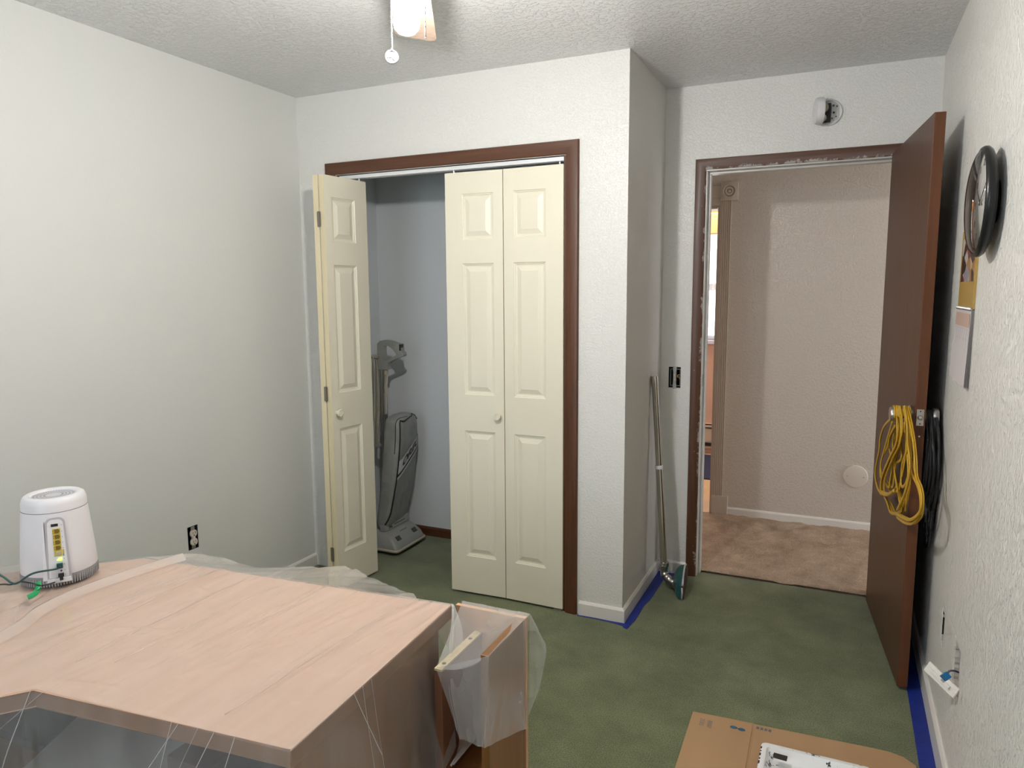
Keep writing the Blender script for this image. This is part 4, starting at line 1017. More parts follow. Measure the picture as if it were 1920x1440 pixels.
tb = text_bm('ORECK', .074, Matrix.Identity(4), 0, bold=True)
for v in tb.verts:
    x, y = v.co.x*.92+.148, v.co.y; s = .0+x+.0*y; z = base(s)+.034-.035*s+y*.92*(1-.5*s)
    v.co = wrap(s+y*.25, z, .0012)
obj('logo_lettering', tb, m_black, vc)
# handle: twin tubes, hand grip with D loop, cord hooks
b = NB(); tube(b, [(-2.375, VY-.008, .10), (-2.352, VY-.008, 1.06)], .0085, 12); tube(b, [(-2.362, VY+.014, .10), (-2.338, VY+.014, 1.06)], .0085, 12); obj('handle_tube', b, mat('vacuum_tube_metal', (.30, .29, .25), .35, metal=.7), vc, smooth=True, angle=40)
def gp(x, y): return px('y', VY, 690+x/8, 620+y/8)
def slab(b, outline, hole, th):
    o1 = [gp(*p) for p in outline]
    fr = []
    n_ = len(outline)
    for yy in (-th/2, th/2):
        fr.append((ring(b, [p+Vector((0, yy, 0)) for p in o1]), ring(b, [gp(*p)+Vector((0, yy, 0)) for p in hole])))
    for o_r, h_r in fr: bridge(b, o_r, h_r)
    bridge(b, fr[0][0], fr[1][0]); bridge(b, fr[0][1], fr[1][1])
outl = [(178, 576), (162, 470), (160, 330), (162, 190), (200, 152), (270, 136), (350, 146), (430, 176), (515, 200), (520, 255), (522, 300), (552, 330), (560, 360), (545, 384), (480, 405), (400, 440), (330, 478), (322, 530), (318, 584), (245, 582)]
hole = [(262, 440), (262, 400), (258, 320), (256, 250), (262, 224), (290, 220), (320, 226), (370, 258), (405, 295), (430, 325), (440, 345), (446, 355), (440, 365), (425, 378), (400, 390), (360, 405), (320, 428), (295, 442), (285, 446), (272, 448)]
b = NB(); slab(b, outl, hole, .032); bmesh.ops.bevel(b, geom=[e_ for e_ in b.edges if len(e_.link_faces) == 2 and e_.calc_face_angle(0) > .9], offset=.004, segments=2, affect='EDGES')
obj('grip', b, m_vgrey, vc, smooth=True, angle=30)
b = NB(); c1 = gp(505, 250); box(b, c1.x-.006, c1.x+.0065, VY-.0185, VY+.008, c1.z-.018, c1.z+.018, .003); obj('switch', b, m_black, vc)
b = NB(); c1 = gp(268, 620); tube(b, [gp(268, 590), gp(268, 665)], .012, 14); obj('cord_clip', b, m_cordb, vc, smooth=True, angle=40)
b = NB(); tube(b, [gp(265, 660), gp(262, 900), gp(268, 1250)], .0080, 10, r2=.003, up=(0, 1, 0)); tube(b, [gp(285, 660), gp(278, 1000), gp(275, 1250)], .005, 10); obj('bag_strap', b, mat('pale_strap', (.48, .44, .38), .6), vc)
for z in (1.095, .585):
    b = NB(); box(b, -2.415, -2.36, VY-.035, VY+.02, z, z+.015, .004); obj('cord_hook', b, m_vgrey, vc)
b = NB(); rnd = random.Random(8)
for i in range(9):
    yy = VY-.045+.006*i; xo_ = -2.392-.004*(i % 3); wv = rnd.uniform(.010, .030); zt_ = 1.112-.006*(i % 4); zb_ = .590+rnd.uniform(-.01, .03)
    P = []
    for k in range(25):
        a = 2*PI*k/24; P.append((xo_+wv*math.cos(a)-.004, yy+.008*math.sin(2*a), (zt_+zb_)/2+(zt_-zb_)/2*max(-1, min(1, math.sin(a)*1.12))))
    tube(b, P, .0036, 7, caps=False)
tube(b, smoothpath([gp(240, 900), gp(200, 1000), gp(185, 1060), gp(180, 1200)], 5), .0036, 7)
obj('cord', b, m_cordb, vc, smooth=True)

# ------------------------------------------------------------------ desk (two wings), end cabinet, things under it
ZD = .757
deskpoly = [(-.750, .800), (-.778, 1.362), (-1.50, 1.298), (-1.683, 1.281), (-1.985, 1.010), (-2.06, .45), (-2.06, -.20), (-1.45, -.20), (-1.345, .690), (-1.296, .748)]
dk = empty('desk', (-1.4, .9, 0), 'large tan corner desk under clear plastic in the foreground', 'desk')
b = NB(); prism(b, deskpoly, ZD-.032, ZD, .003)
for f in b.faces:
    f.normal_update(); f.material_index = 0 if abs(f.normal.z) > .6 else 1
obj('desktop', b, [m_desktop, m_deskside], dk)
b = NB(); prism(b, [(-.7585, .830), (-.7815, 1.305), (-.8005, 1.305), (-.7775, .830)], 0, ZD-.032, .001); obj('side_panel', b, m_deskside, dk)
b = NB(); box(b, -2.04, -2.02, -.18, .98, 0, ZD-.032, .001); obj('side_panel', b, m_deskside, dk)
b = NB(); box(b, -1.50, -.80, 1.27, 1.285, .20, ZD-.032, .001, Matrix.Rotation(0, 4, 'Z')); obj('modesty_panel', b, m_deskside, dk)
b = NB(); box(b, -1.37, -1.35, -.18, .50, 0, ZD-.032, .001); obj('side_panel', b, m_deskside, dk)
m_shelfd = mat('dark_shelf_laminate', (.022, .022, .026), .5)
ZS_ = .560
b = NB(); box(b, -1.72, -.803, .83, 1.265, ZS_-.02, ZS_, .001); obj('shelf', b, m_shelfd, dk)
b = NB(); box(b, -1.74, -1.722, .86, 1.27, 0, ZD-.033, .001); obj('divider', b, m_deskside, dk)
q_ = [px('z', ZS_+.02, *p) for p in ((168, 1322), (425, 1382), (318, 1490), (10, 1470))]
b = NB(); prism(b, [(p.x, p.y) for p in q_], ZS_+.001, ZS_+.021, .004); obj('flat_case', b, mat('pale_grey_case', (.46, .46, .43), .5), label='pale grey flat case under the plastic on the dark desk shelf', cat='case')
b = NB(); box(b, -1.085, -.98, .84, .93, ZS_+.001, ZS_+.07, .004); obj('storage_box', b, mat('maroon_box', (.075, .045, .042), .6), label='dark maroon box on the desk shelf right of the pale case', cat='box')
b = NB(); box(b, -1.70, -1.575, .84, 1.00, ZS_+.001, ZS_+.06, .004); obj('storage_box', b, mat('red_brown_box', (.15, .065, .05), .6), label='reddish brown box on the desk shelf left of the pale case', cat='box')

cb = empty('end_cabinet', (-.69, 1.28, 0), 'open oak cabinet at the right end of the desk under loose plastic', 'cabinet')
b = NB(); box(b, -.618, -.600, 1.190, 1.360, 0, ZD-.002, .0008); sp_ = obj('side_panel', b, m_oak, cb)
b = NB(); lathe(b, [(.008, 0), (.008, .0012), (.005, .0014), (.0048, -.002), (.0002, -.002)], 20, frame_M((-.600, 1.340, .587), (1, 0, 0)) @ Matrix.Diagonal((1.6, 1, 1, 1))); obj('lock', b, m_galv, sp_)
b = NB(); box(b, -.726, -.708, 1.192, 1.372, 0, .697, .0006); mpn = obj('partition', b, m_redwood, cb)
b = NB(); box(b, -.726, -.708, 1.192, 1.372, .697, .7015); bm_ = obj('raw_edge', b, m_chip, mpn)
for q in (px('z', .7015, 837, 1245), px('z', .7015, 884, 1198)):
    b = NB(); lathe(b, [(.0045, 0), (.0045, .0006), (.0002, .0006)], 12, Matrix.Translation((-.717, q.y, .7015))); obj('dowel_hole', b, m_dark, mpn)
b = NB(); box(b, -.775, -.600, 1.3725, 1.384, 0, ZD-.003, .0008); obj('back_panel', b, m_peach, cb)
b = NB(); box(b, -.774, -.728, 1.362, 1.372, .640, .652); obj('rail', b, m_redwood, cb)
b = NB(); box(b, -.707, -.6185, 1.195, 1.355, .44, .455, .0006); obj('shelf', b, m_oak, cb)
b = NB(); box(b, -.705, -.6190, 1.20, 1.215, 0, .44, .0006); obj('front_rail', b, m_redwood, cb)

# ------------------------------------------------------------------ plastic sheets
def in_poly(x, y, P):
    c_ = False; n_ = len(P); j = n_-1
    for i in range(n_):
        if (P[i][1] > y) != (P[j][1] > y) and x < (P[j][0]-P[i][0])*(y-P[i][1])/(P[j][1]-P[i][1])+P[i][0]: c_ = not c_
        j = i
    return c_
ridge = [(-1.549, .60), (-1.549, .837), (-1.601, .952), (-1.616, 1.056), (-1.603, 1.187), (-1.577, 1.315)]
rnd = random.Random(21); creases = []
for i in range(40):
    x0_ = rnd.uniform(-1.55, -.80); dx_ = rnd.uniform(-.03, .10); L_ = rnd.uniform(.25, .6); y0_ = rnd.uniform(.72, 1.1)
    creases.append((x0_, y0_, x0_+dx_*L_/.5+.02, y0_+L_, rnd.uniform(.0014, .0042), rnd.uniform(.0045, .009)))
for i in range(16):
    x0_ = rnd.uniform(-1.95, -1.2); y0_ = rnd.uniform(.75, 1.2); a_ = rnd.uniform(0, PI); L_ = rnd.uniform(.06, .2)
    creases.append((x0_, y0_, x0_+L_*math.cos(a_), y0_+L_*math.sin(a_), rnd.uniform(.0014, .0036), rnd.uniform(.004, .008)))
def segd(x, y, a, b_, c_, d_):
    vx, vy = c_-a, d_-b_; t = ((x-a)*vx+(y-b_)*vy)/(vx*vx+vy*vy); tt_ = max(0, min(1, t)); return math.hypot(x-a-vx*tt_, y-b_-vy*tt_), tt_
def sheet_z(x, y):
    z = ZD+.0022
    for a, b_, c_, d_, h_, w_ in creases:
        if x < min(a, c_)-.03 or x > max(a, c_)+.03 or y < min(b_, d_)-.03 or y > max(b_, d_)+.03: continue
        ds, tt_ = segd(x, y, a, b_, c_, d_); z += h_*math.exp(-(ds/w_)**2)*math.sin(PI*min(1, max(.05, tt_)))**.5
    dm = 9
    for i in range(len(ridge)-1):
        ds, _ = segd(x, y, *ridge[i], *ridge[i+1]); dm = min(dm, ds)
    z += .010*max(0, 1-dm/.014)
    z += .0012*noise.noise(Vector((x*14, y*9, 0)))+.0007*noise.noise(Vector((x*50, y*22, 3)))+.0012
    return z
b = NB(); G = .0055; vm = {}
# outline slightly outside the desk edge
cx_ = sum(p[0] for p in deskpoly)/len(deskpoly); cy_ = sum(p[1] for p in deskpoly)/len(deskpoly)
x_ = -2.07
nx_ = int((2.07-.74)/G)+2; ny_ = int((1.38+.20)/G)+2
vis = [p for p in deskpoly]
for i in range(nx_):
    for j in range(ny_):
        x = -2.075+i*G; y = -.19+j*G
        vm[(i, j)] = (x, y) if in_poly(x, y, vis) else None
vt = {}
def gv(i, j):
    if (i, j) not in vt:
        x, y = vm[(i, j)]; vt[(i, j)] = b.verts.new((x, y, sheet_z(x, y)))
    return vt[(i, j)]
for i in range(nx_-1):
    for j in range(ny_-1):
        k = [(i, j), (i+1, j), (i+1, j+1), (i, j+1)]
        if all(vm.get(q) for q in k): b.faces.new([gv(*q) for q in k])
# pull the ragged border of the grid onto the desk edge
def edge_snap(p):
    best = None
    for i in range(len(deskpoly)):
        a = Vector(deskpoly[i]); c_ = Vector(deskpoly[(i+1) % len(deskpoly)]); v_ = c_-a; t = max(0, min(1, (Vector(p)-a).dot(v_)/v_.length_squared)); q = a+v_*t
        if best is None or (q-Vector(p)).length < best[0]: best = ((q-Vector(p)).length, q)
    return best[1]
for e_ in b.edges:
    if len(e_.link_faces) == 1:
        for v in e_.verts:
            q = edge_snap((v.co.x, v.co.y)); v.co.x, v.co.y = q.x, q.y; v.co.z = ZD+.0015
for f in b.faces: f.material_index = 0
# skirts: rows between the desk edge and a hem, folds grow downward
def skirt(b, top, hem, rows=12, per=14, amp=.010, seed=0, belly=.0, out=None, mi=1):
    T_ = []; H_ = []
    for i in range(len(top)-1):
        for k in range(per):
            t = k/per; T_.append(Vector(top[i]).lerp(Vector(top[i+1]), t)); H_.append(Vector(hem[i]).lerp(Vector(hem[i+1]), t))
    T_.append(Vector(top[-1])); H_.append(Vector(hem[-1])); pr = None
    for i, (a, c_) in enumerate(zip(T_, H_)):
        dn = c_-a; tg = (T_[min(i+1, len(T_)-1)]-T_[max(i-1, 0)])
        if tg.length < 1e-6: tg = (H_[min(i+1, len(H_)-1)]-H_[max(i-1, 0)])
        nrm = dn.cross(tg)
        if nrm.length > 1e-9: nrm.normalize()
        col = []
        for r in range(rows+1):
            t = r/rows; p = a.lerp(c_, t); wv = noise.noise(Vector((i*.22+seed*7, t*1.2, seed)))*amp*t+(.5-abs(noise.noise(Vector((i*.30+t*2.2, t*.8, seed+9))))*2)*amp*.5*t
            p = p+nrm*(wv+belly*math.sin(PI*t)); col.append(b.verts.new(p))
        if pr: bridge(b, pr, col, closed=False, mi=mi)
        pr = col
E_ = ZD+.002
PA = Vector((-.750, .800, E_)); PB = Vector((-.778, 1.362, E_)); PC = Vector((-1.50, 1.298, E_)); PC2 = Vector((-1.683, 1.281, E_)); PE = Vector((-1.985, 1.01, E_)); PD = Vector((-1.296, .748, E_)); PF = Vector((-1.345, .69, E_))
def V(*a): return Vector(a)
# right side A->B: hangs along the desk side, hem climbing toward the flap at B
skirt(b, [PA, PA.lerp(PB, .3), PA.lerp(PB, .6), PA.lerp(PB, .85), PB], [V(-.715, .79, .36), V(-.72, .97, .36), V(-.72, 1.09, .43), px('x', -.700, 855, 1400), px('x', -.722, 843, 1300)], seed=1, amp=.007, belly=0.0)
# flap at B folding back
# rear edge, standing away from the desk
back_top = [PB, PB.lerp(PC, .25), PB.lerp(PC, .5), PB.lerp(PC, .72), PC, PC2, PE]
back_hem = [px('y', 1.40, 852, 1142)+V(0, 0, -.12), px('z', .720, 775, 1117), px('z', .715, 700, 1082), px('z', .72, 637, 1061), px('z', .700, 520, 1070), px('z', .735, 372, 1037), px('z', .69, 0, 1066)]
skirt(b, back_top, back_hem, seed=3, amp=.010, per=12, mi=0)
skirt(b, [PE, V(-2.06, .45, E_), V(-2.06, -.2, E_)], [V(-2.12, 1.05, .45), V(-2.14, .45, .42), V(-2.14, -.2, .42)], seed=4)
# near edge F->D->A, hanging toward the viewer, plus the cone at A
skirt(b, [V(-1.45, -.2, E_), PF, PD, PD.lerp(PA, .35), PD.lerp(PA, .7), PA], [V(-1.40, -.2, .4), V(-1.27, .64, .42), V(-1.22, .70, .42), V(-1.08, .725, .42), V(-.86, .74, .40), V(-.70, .72, .36)], seed=5, amp=.022, per=24)
skirt(b, [PA, PA], [V(-.70, .72, .36), V(-.715, .79, .36)], seed=6, amp=.003, per=6)
# doubled folds: the standing ridge; milky tubes paint highlights along creases, hems
rp = smoothpath([(x, y, 0) for x, y in ridge], 10); cols_ = []
for i, p in enumerate(rp):
    tg = (rp[min(i+1, len(rp)-1)]-rp[max(i-1, 0)]).normalized(); sd = Vector((tg.y, -tg.x, 0)); wv = .0015*noise.noise(Vector((p.y*40, 2, 0)))
    cols_.append([b.verts.new(Vector((p.x, p.y, ZD))+sd*o+V(0, 0, h_)) for o, h_ in ((.018, .004), (.003+wv, .019), (-.003+wv, .019), (-.010, .005))])
for a_, c_ in zip(cols_, cols_[1:]): bridge(b, a_, c_, closed=False, mi=2)
rl = random.Random(4)
def fline(pts, r=.0008, mi=3):
    tube(b, smoothpath(pts, 5) if len(pts) < 8 and mi == 3 else [Vector(p) for p in pts], r, 5, mi=mi)
for cr_ in creases:
    if cr_[4] < .0034: continue
    n_ = 12; pts = []
    for k in range(n_+1):
        t = k/n_; x = cr_[0]+(cr_[2]-cr_[0])*t; y = cr_[1]+(cr_[3]-cr_[1])*t; x += .004*noise.noise(Vector((x*8, y*8, 2)))
        if in_poly(x, y, deskpoly): pts.append((x, y, sheet_z(x, y)-.0002))
    if len(pts) > 3: fline(pts, rl.uniform(.0006, .0012), 2)
for k in range(8):       # painted crease highlights fanning down the near skirt
    t = rl.random(); a_ = PD.lerp(PA, t) if k % 4 else PF.lerp(PD, t); dn_ = V(rl.uniform(-.14, .02), -.035-rl.uniform(0, .02), -rl.uniform(.06, .30))
    fline([a_+V(0, -.001, .0), a_+dn_*.35+V(0, -.010, 0), a_+dn_*.7+V(0, -.018, 0), a_+dn_+V(0, -.020, 0)], rl.uniform(.0003, .0008))
for k in range(3):        # and down the right-hand side
    t = rl.random(); a_ = PA.lerp(PB, t*.85); dn_ = V(.030, rl.uniform(-.02, .06), -rl.uniform(.08, .26))
    fline([a_+V(.001, 0, 0), a_+dn_*.4, a_+dn_*.75, a_+dn_], rl.uniform(.0004, .0010))
fline([PC2, PC, PB, PB.lerp(PA, .5), PA], .0009, 2)
# pointed flap hanging at the rear right corner
LL = [(848, 1133), (846, 1180), (842, 1240), (843, 1300), (858, 1385), (845, 1437)]; RR_ = [(849, 1133), (864, 1180), (868, 1240), (887, 1295), (917, 1347), (850, 1432)]; XX = [-.776, -.745, -.722, -.705, -.692, -.690]
Lp = smoothpath([px('x', xx, *p) for xx, p in zip(XX, LL)], 5); Rp = smoothpath([px('x', xx+.006, *p) for xx, p in zip(XX, RR_)], 5); pr = None
for i, (a_, c_) in enumerate(zip(Lp, Rp)):
    col = [b.verts.new(a_.lerp(c_, k/8)+V(.004*math.sin(k*.9+i*.1), 0, 0)) for k in range(9)]
    if pr: bridge(b, pr, col, closed=False, mi=3)
    pr = col
fline(Rp, .0009); fline(Lp[:20], .0006)
obj('plastic_sheet', b, [m_film, m_skirt, m_fold, m_flap], smooth=True, label='clear plastic drop sheet draped over the large tan desk', cat='plastic sheet')

# second sheet over the end cabinet
b = NB()
N0 = V(-.597, 1.186, E_); N1 = V(-.596, 1.374, E_+.001)
q0 = px('y', 1.362, 866, 1139); 
grid = []
for i in range(15):
    t = i/14; col = []
    for j in range(15):
        s = j/14
        a = V(-.718, 1.186, .7065).lerp(V(-.765, 1.388, E_), s) ; c_ = N0.lerp(V(-.596, 1.388, E_), s)
        p = a.lerp(c_, t); p.z -= .014*math.sin(PI*t)*math.sin(PI*(1-s)*.5); p.z += .002*noise.noise(V(t*5, s*5, 1)); col.append(b.verts.new(p))
    if grid: bridge(b, grid[-1], col, closed=False)
    grid.append(col)
M0 = V(-.718, 1.186, .7065)
# near side and +x side with low pointed hem
skirt(b, [M0, N0], [px('y', 1.17, 862, 1385), px('x', -.588, 907, 1403)], seed=11, amp=.006, per=16)
skirt(b, [N0, N1], [px('x', -.588, 907, 1403), px('x', -.588, 984, 1366)], seed=12, amp=.004, per=16)
# flare beyond the far corner
cor = V(-.596, 1.388, E_)
fl = [px('x', -.588, 984, 1366), px('x', -.580, 990, 1345), px('y', 1.36, 1012, 1290), px('y', 1.375, 1024, 1228), px('y', 1.39, 1023, 1206), px('y', 1.40, 1005, 1183)]
skirt(b, [cor]*len(fl), fl, seed=13, amp=.004, per=6)
skirt(b, [cor, V(-.770, 1.388, E_)], [px('y', 1.40, 1005, 1183)+V(0, 0, 0), V(-.77, 1.41, .68)], seed=14, amp=.004, per=10)
for f in b.faces: f.material_index = 0
obj('plastic_sheet', b, [m_film2], smooth=True, label='clear plastic over the open oak cabinet at the desk end', cat='plastic sheet')

# ------------------------------------------------------------------ router on the desk
RC = V(-1.762, 1.105, ZD+.004)
rt = empty('router', tuple(RC), 'white tapered cylindrical router standing on the plastic-covered desk', 'router')
MR = Matrix.Translation(RC)
ellip = Matrix.Diagonal((1, 1, 1, 1))
b = NB(); lathe(b, [(.070, 0), (.080, .006), (.0835, .016), (.0828, .030)], 64, MR); obj('base', b, m_grey, rt, smooth=True, angle=40)
b = NB()
for k in range(88):
    a = 2*PI*k/88; d_ = V(math.cos(a), math.sin(a), 0); Mk = Matrix.Translation(RC+d_*.0800+V(0, 0, .0125)) @ Matrix.Rotation(a, 4, 'Z'); box(b, -.003, .0045, -.0011, .0011, -.008, .010, 0, Mk)
obj('vent_rib', b, mat('rib_grey', (.36, .36, .37), .5), rt)
b = NB(); lathe(b, [(.0828, .028), (.0832, .030), (.0815, .060), (.0775, .110), (.0735, .155), (.0712, .1815)], 64, MR, closed=False); obj('body', b, m_white, rt, smooth=True, angle=40)
b = NB(); lathe(b, [(.0708, .1825), (.0700, .200), (.0665, .211), (.060, .2155), (.052, .2150), (.048, .2120), (.0465, .2060)], 64, MR, closed=False); obj('top_ring', b, m_white, rt, smooth=True, angle=60)
b = NB(); lathe(b, [(.0485, .2105), (.0475, .2098), (.0002, .2098)], 48, MR)
obj('grille', b, m_ltgrey, rt)
b = NB()
for k in range(48):
    for j in range(4):
        a = 2*PI*(k+.5*(j % 2))/48; r_ = .020+j*.0075; Mk = Matrix.Translation(RC+V(r_*math.cos(a), r_*math.sin(a), .2100)) @ Matrix.Rotation(a, 4, 'Z'); box(b, -.0022, .0022, -.0008*(1+j*.25), .0008*(1+j*.25), 0, .0006, 0, Mk)
obj('vent_hole', b, m_grey, rt, kind='stuff')
# port panel facing the viewer, slightly right of centre
pdir = (V(0, 0, 0)-V(RC.x, RC.y, 0)).normalized(); pdir.rotate(Matrix.Rotation(math.radians(-2), 3, 'Z'))
slope = (.0828-.0715)/.150; zl = V(-pdir.x*slope, -pdir.y*slope, 1).normalized(); xl = zl.cross(pdir).normalized()*-1; xl = pdir.cross(zl)*-1
xl = V(pdir.y, -pdir.x, 0)*-1                      # viewer's right
pn = xl.cross(zl).normalized()
if pn.dot(pdir) < 0: pn = -pn
MPn = Matrix((xl, zl, pn)).transposed().to_4x4(); MPn.translation = RC+pdir*.0838+V(0, 0, .030)-pn*.001
def rr_poly(w0, w1, h0, h1, r, n=6):
    pts = []
    for cx, cy, a0, in ((w1-r, h1-r, 0), (-w1+r, h1-r, PI/2)):
        for k in range(n+1): a = a0+k*PI/2/n; pts.append((cx+r*math.cos(a), cy+r*math.sin(a)))
    pts += [(-w0, h0), (w0, h0)]; return pts
b = NB(); prism(b, rr_poly(.0265, .0205, -.018, .142, .014), -.006, .0015, .0008, MPn); obj('port_recess', b, mat('recess_border', (.42, .41, .44), .45), rt)
b = NB(); prism(b, rr_poly(.0205, .0165, -.004, .137, .011), .0012, .0022, .0004, MPn); pp = obj('port_panel', b, mat('port_panel_plastic', (.70, .69, .70), .4), rt)
b = NB(); prism(b, [(-.0335, -.008), (-.024, -.008), (-.0235, .134), (-.0255, .134)], -.004, .0022, .0006, MPn); prism(b, [(-.026, -.016), (.026, -.016), (.024, -.005), (-.024, -.005)], -.006, .008, .001, MPn); obj('port_sill', b, m_white, rt)
def pb(x0, x1, z0, z1, d0, d1): bb = NB(); box(bb, x0, x1, z0, z1, d0, d1, 0, MPn); return bb
obj('usb_port', pb(-.0085, .0060, .1205, .1270, .0022, .0030), m_black, rt)
m_ylw = mat('yellow_port_block', (.55, .42, .05), .4); m_ydk = mat('yellow_port_shadow', (.16, .10, .01), .5); m_wport = mat('pale_port', (.45, .40, .25), .4)
b = NB(); box(b, -.0065, .0095, .0475, .1150, .0022, .0032, .0003, MPn); obj('port_block', b, m_ylw, rt)
for i in range(5):
    zc = .1085-i*.0135; b = NB()
    box(b, -.0025, .0065, zc-.0050, zc+.0050, .0030, .0038, 0, MPn); box(b, .0065, .0080, zc-.0025, zc+.0025, .0030, .0038, 0, MPn)
    for k in range(2): box(b, -.0060, -.0040, zc-.004+k*.005, zc-.002+k*.005, .0030, .0036, 0, MPn)
    obj('port', b, m_ydk if i < 4 else m_wport, rt)
lm_ = mat('green_link_light', (.3, .9, .05), .3, emit=(.45, 1.0, .05), estr=1.6)
b = NB(); prism(b, [(-.002, .0375), (.008, .0365), (.0085, .043), (.003, .0430)], .0022, .0036, .0002, MPn); obj('indicator_light', b, lm_, rt)
b = NB(); box(b, -.0035, .0090, .0185, .0305, .0022, .0090, .0005, MPn); obj('ethernet_plug', b, mat('teal_plug', (.01, .05, .055), .4), rt)
b = NB(); lathe(b, [(.0022, .0020), (.0022, .0030), (.0001, .0030)], 12, MPn @ Matrix.Translation((.005, .0115, 0))); obj('reset_hole', b, mat('reddish_reset', (.12, .02, .02), .5), rt)
b = NB(); box(b, -.0020, .0100, -.0020, .0060, .0022, .0120, .0008, MPn); box(b, .0005, .0080, -.010, -.002, .004, .0120, .001, MPn); obj('power_plug', b, m_black, rt)
b = NB()
for i, z in enumerate((.123, .107, .0935, .080, .0665, .040, .026, .012, .001)): box(b, .0118, .0134, z-.001, z+.001, .0022, .0024, 0, MPn)
box(b, .0112, .0138, .046, .053, .0022, .0024, 0, MPn); obj('port_marking', b, m_grey, rt)
b = NB(); box(b, .0108, .0145, .0535, .0625, .0022, .00245, 0, MPn); obj('port_marking', b, m_ylw, rt)
# cables
s0 = MPn @ V(.002, .024, .009)
b = NB(); tube(b, smoothpath([s0, s0+pdir*.012+V(-.006, -.004, -.002), px('y', .965, 62, 1075), px('y', .955, 35, 1092), px('y', .95, 22, 1093), px('y', .94, 0, 1078), px('y', .90, -60, 1050), V(-1.9, .6, ZD+.012)], 8), .0024, 8)
obj('network_cable', b, mat('teal_cable', (.008, .06, .055), .4), label='thin teal network cable leaving the white router', cat='cable', smooth=True)
s1 = MPn @ V(.004, -.008, .010)
b = NB(); tube(b, smoothpath([s1, s1+V(-.012, -.008, -.006), px('y', .985, 78, 1098), px('y', .985, 62, 1094), px('y', .98, 40, 1091), px('y', .96, 20, 1096), px('y', .95, 0, 1096), px('y', .93, -60, 1105), V(-1.92, .55, ZD+.012)], 8), .0018, 8)
obj('power_cable', b, m_blackcord, label='thin black power cable leaving the white router', cat='cable', smooth=True)
# green tie
b = NB(); P = smoothpath([px('y', .99, 71, 1091), px('y', .985, 72, 1099), px('y', .975, 68, 1110), px('y', .968, 61, 1116), px('y', .962, 52, 1120)], 5)
for p in P: p.z = max(p.z, ZD+.006)
tube(b, P, .0058, 8, r2=.0010, up=tuple((V(0, 0, CAM_H)-P[0]).normalized())); obj('cable_tie', b, mat('green_hook_strap', (.01, .35, .10), .5), label='bright green strap tag on the cables in front of the router', cat='cable tie')

# ------------------------------------------------------------------ cardboard and paint tray on the carpet
cardpoly = [(-.409, 2.390), (-.300, 2.397), (-.211, 2.402), (-.205, 2.398), (.129, 2.417), (.198, 2.420), (.240, 2.408), (.272, 2.376), (.268, 1.62), (-.395, 1.62)]
cr = empty('cardboard_sheet', (-.1, 2.0, 0), 'flattened brown cardboard on the green carpet under the paint tray', 'cardboard')
b = NB(); prism(b, cardpoly, .003, .007, .0008); obj('sheet', b, m_card, cr)
b = NB(); tube(b, [(-.211, 2.398, .0068), (-.197, 1.62, .0068)], .0022, 6); tube(b, [(-.205, 2.396, .0068), (-.191, 1.62, .0068)], .0012, 6); tube(b, [(.130, 2.415, .0066), (.135, 1.62, .0066)], .0010, 6); obj('fold_crease', b, m_card, cr)
m_ink = mat('grey_box_print', (.13, .14, .16), .7); m_inkb = mat('blue_box_print', (.04, .12, .20), .7)
def flat(x, y, rot): return Matrix.Translation((x, y, .0072)) @ Matrix.Rotation(rot, 4, 'Z')
for body, x, y in (('25505', *px('z', .007, 1316, 1354).xy), ('BR007', *px('z', .007, 1330, 1358).xy)):
    obj('printed_text', text_bm(body, .021, flat(x, y, math.radians(-88)), .0001, .8), m_ink, cr)
p = px('z', .007, 1383, 1366)
b = NB()
for dx in (-.013, .013): lathe(b, [(.012, .0001), (.012, .0003), (.0001, .0003)], 24, Matrix.Translation((p.x+dx, p.y-dx*.1, .0072)) @ Matrix.Diagonal((1, .75, 1, 1)))
box(b, p.x-.006, p.x+.006, p.y-.002, p.y+.002, .0072, .0075); obj('printed_symbol', b, m_inkb, cr)
b = NB()
for i in range(4): q = px('z', .007, 1421+i*7.6, 1364+i*1.8); box(b, q.x-.0045, q.x+.0045, q.y-.010, q.y+.004, .0072, .0075)
obj('printed_bar', b, m_ink, cr)

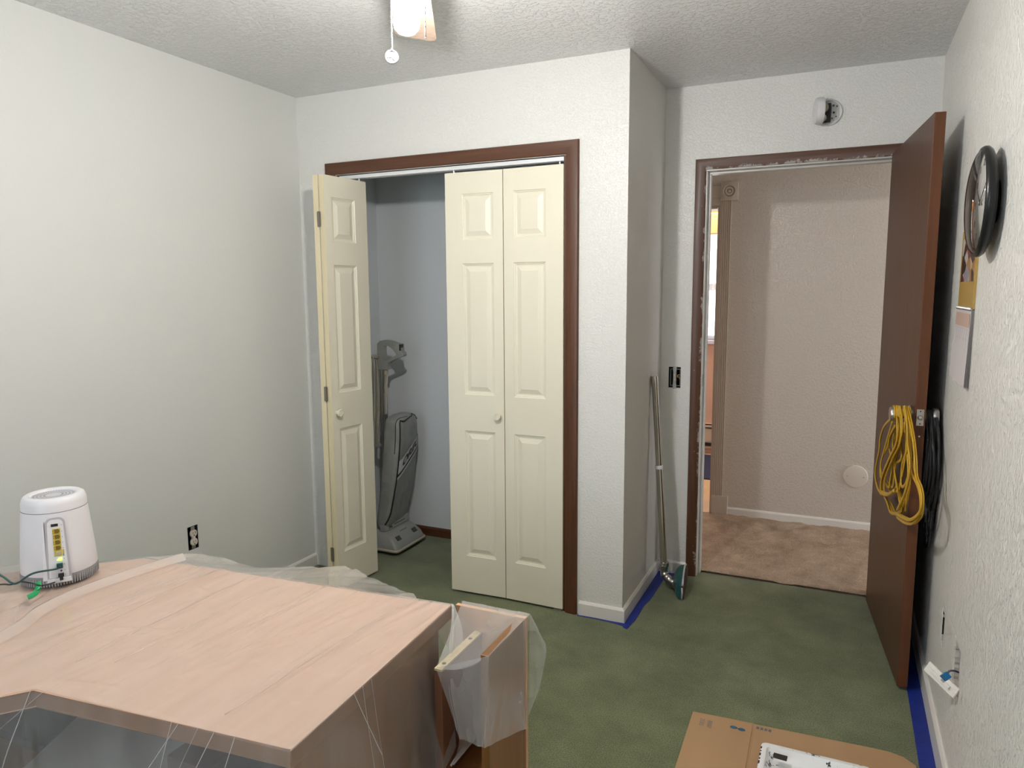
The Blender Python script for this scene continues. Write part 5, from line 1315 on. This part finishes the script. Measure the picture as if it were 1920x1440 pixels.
m_paint = bpy.data.materials.new('paint_smeared_tray'); m_paint.use_nodes = True; nt = m_paint.node_tree; N = nt.nodes; L = nt.links; bs = N['Principled BSDF']
g = N.new('ShaderNodeNewGeometry'); n1 = N.new('ShaderNodeTexNoise'); n1.inputs['Scale'].default_value = 22; n1.inputs['Detail'].default_value = 7; n1.inputs['Roughness'].default_value = .7; L.new(g.outputs['Position'], n1.inputs['Vector'])
r = N.new('ShaderNodeValToRGB'); e = r.color_ramp.elements; e[0].position = .405; e[0].color = (.012, .012, .013, 1); e[1].position = .42; e[1].color = (.80, .80, .80, 1); L.new(n1.outputs['Fac'], r.inputs['Fac']); L.new(r.outputs['Color'], bs.inputs['Base Color']); bs.inputs['Roughness'].default_value = .35
bp = N.new('ShaderNodeBump'); bp.inputs['Strength'].default_value = .6; bp.inputs['Distance'].default_value = .004; L.new(n1.outputs['Fac'], bp.inputs['Height']); L.new(bp.outputs['Normal'], bs.inputs['Normal'])
tx0, tx1, ty0, ty1 = -.158, .135, 1.80, 2.236
pt = empty('paint_tray', (0, 2.0, .007), 'black paint tray smeared with white paint, on the cardboard', 'paint tray')
b = NB()
def trect(o, z): return [V(tx0+o, ty0+o, z), V(tx1-o, ty0+o, z), V(tx1-o, ty1-o, z), V(tx0+o, ty1-o, z)]
def rrect2(o, z, r=.018, n=4):
    pts = []
    for cx, cy, a0 in ((tx1-o-r, ty1-o-r, 0), (tx0+o+r, ty1-o-r, PI/2), (tx0+o+r, ty0+o+r, PI), (tx1-o-r, ty0+o+r, 3*PI/2)):
        for k in range(n+1): a = a0+k*PI/2/n; pts.append(V(cx+r*math.cos(a), cy+r*math.sin(a), z))
    return pts
pr = None
for o, z in ((.012, .010), (.004, .042), (-.004, .044), (-.006, .040), (-.010, .041), (-.010, .047), (-.002, .050), (.007, .049), (.010, .040), (.022, .018), (.028, .016)):
    rr = ring(b, rrect2(o, z))
    if pr: bridge(b, pr, rr)
    else: cap(b, rr)
    pr = rr
cap(b, pr); obj('tray', b, m_paint, pt, smooth=True, angle=50)
b = NB(); q = px('z', .05, 1461, 1413); Mq = Matrix.Translation((q.x+.004, q.y-.012, .046)) @ Matrix.Rotation(-.05, 4, 'Z'); box(b, -.020, .020, -.012, .012, 0, .0035, .001, Mq); obj('bare_patch', b, m_black, pt)
for k, (yy_, ll_) in enumerate(((2.215, .007), (2.197, .005), (2.180, .009), (2.158, .006), (2.140, .010))):
    b = NB(); box(b, tx0-.011+.001*(k % 2), tx0-.0045, yy_-ll_, yy_+ll_*.6, .0405, .0485, .0015); obj('bare_patch', b, m_black, pt)
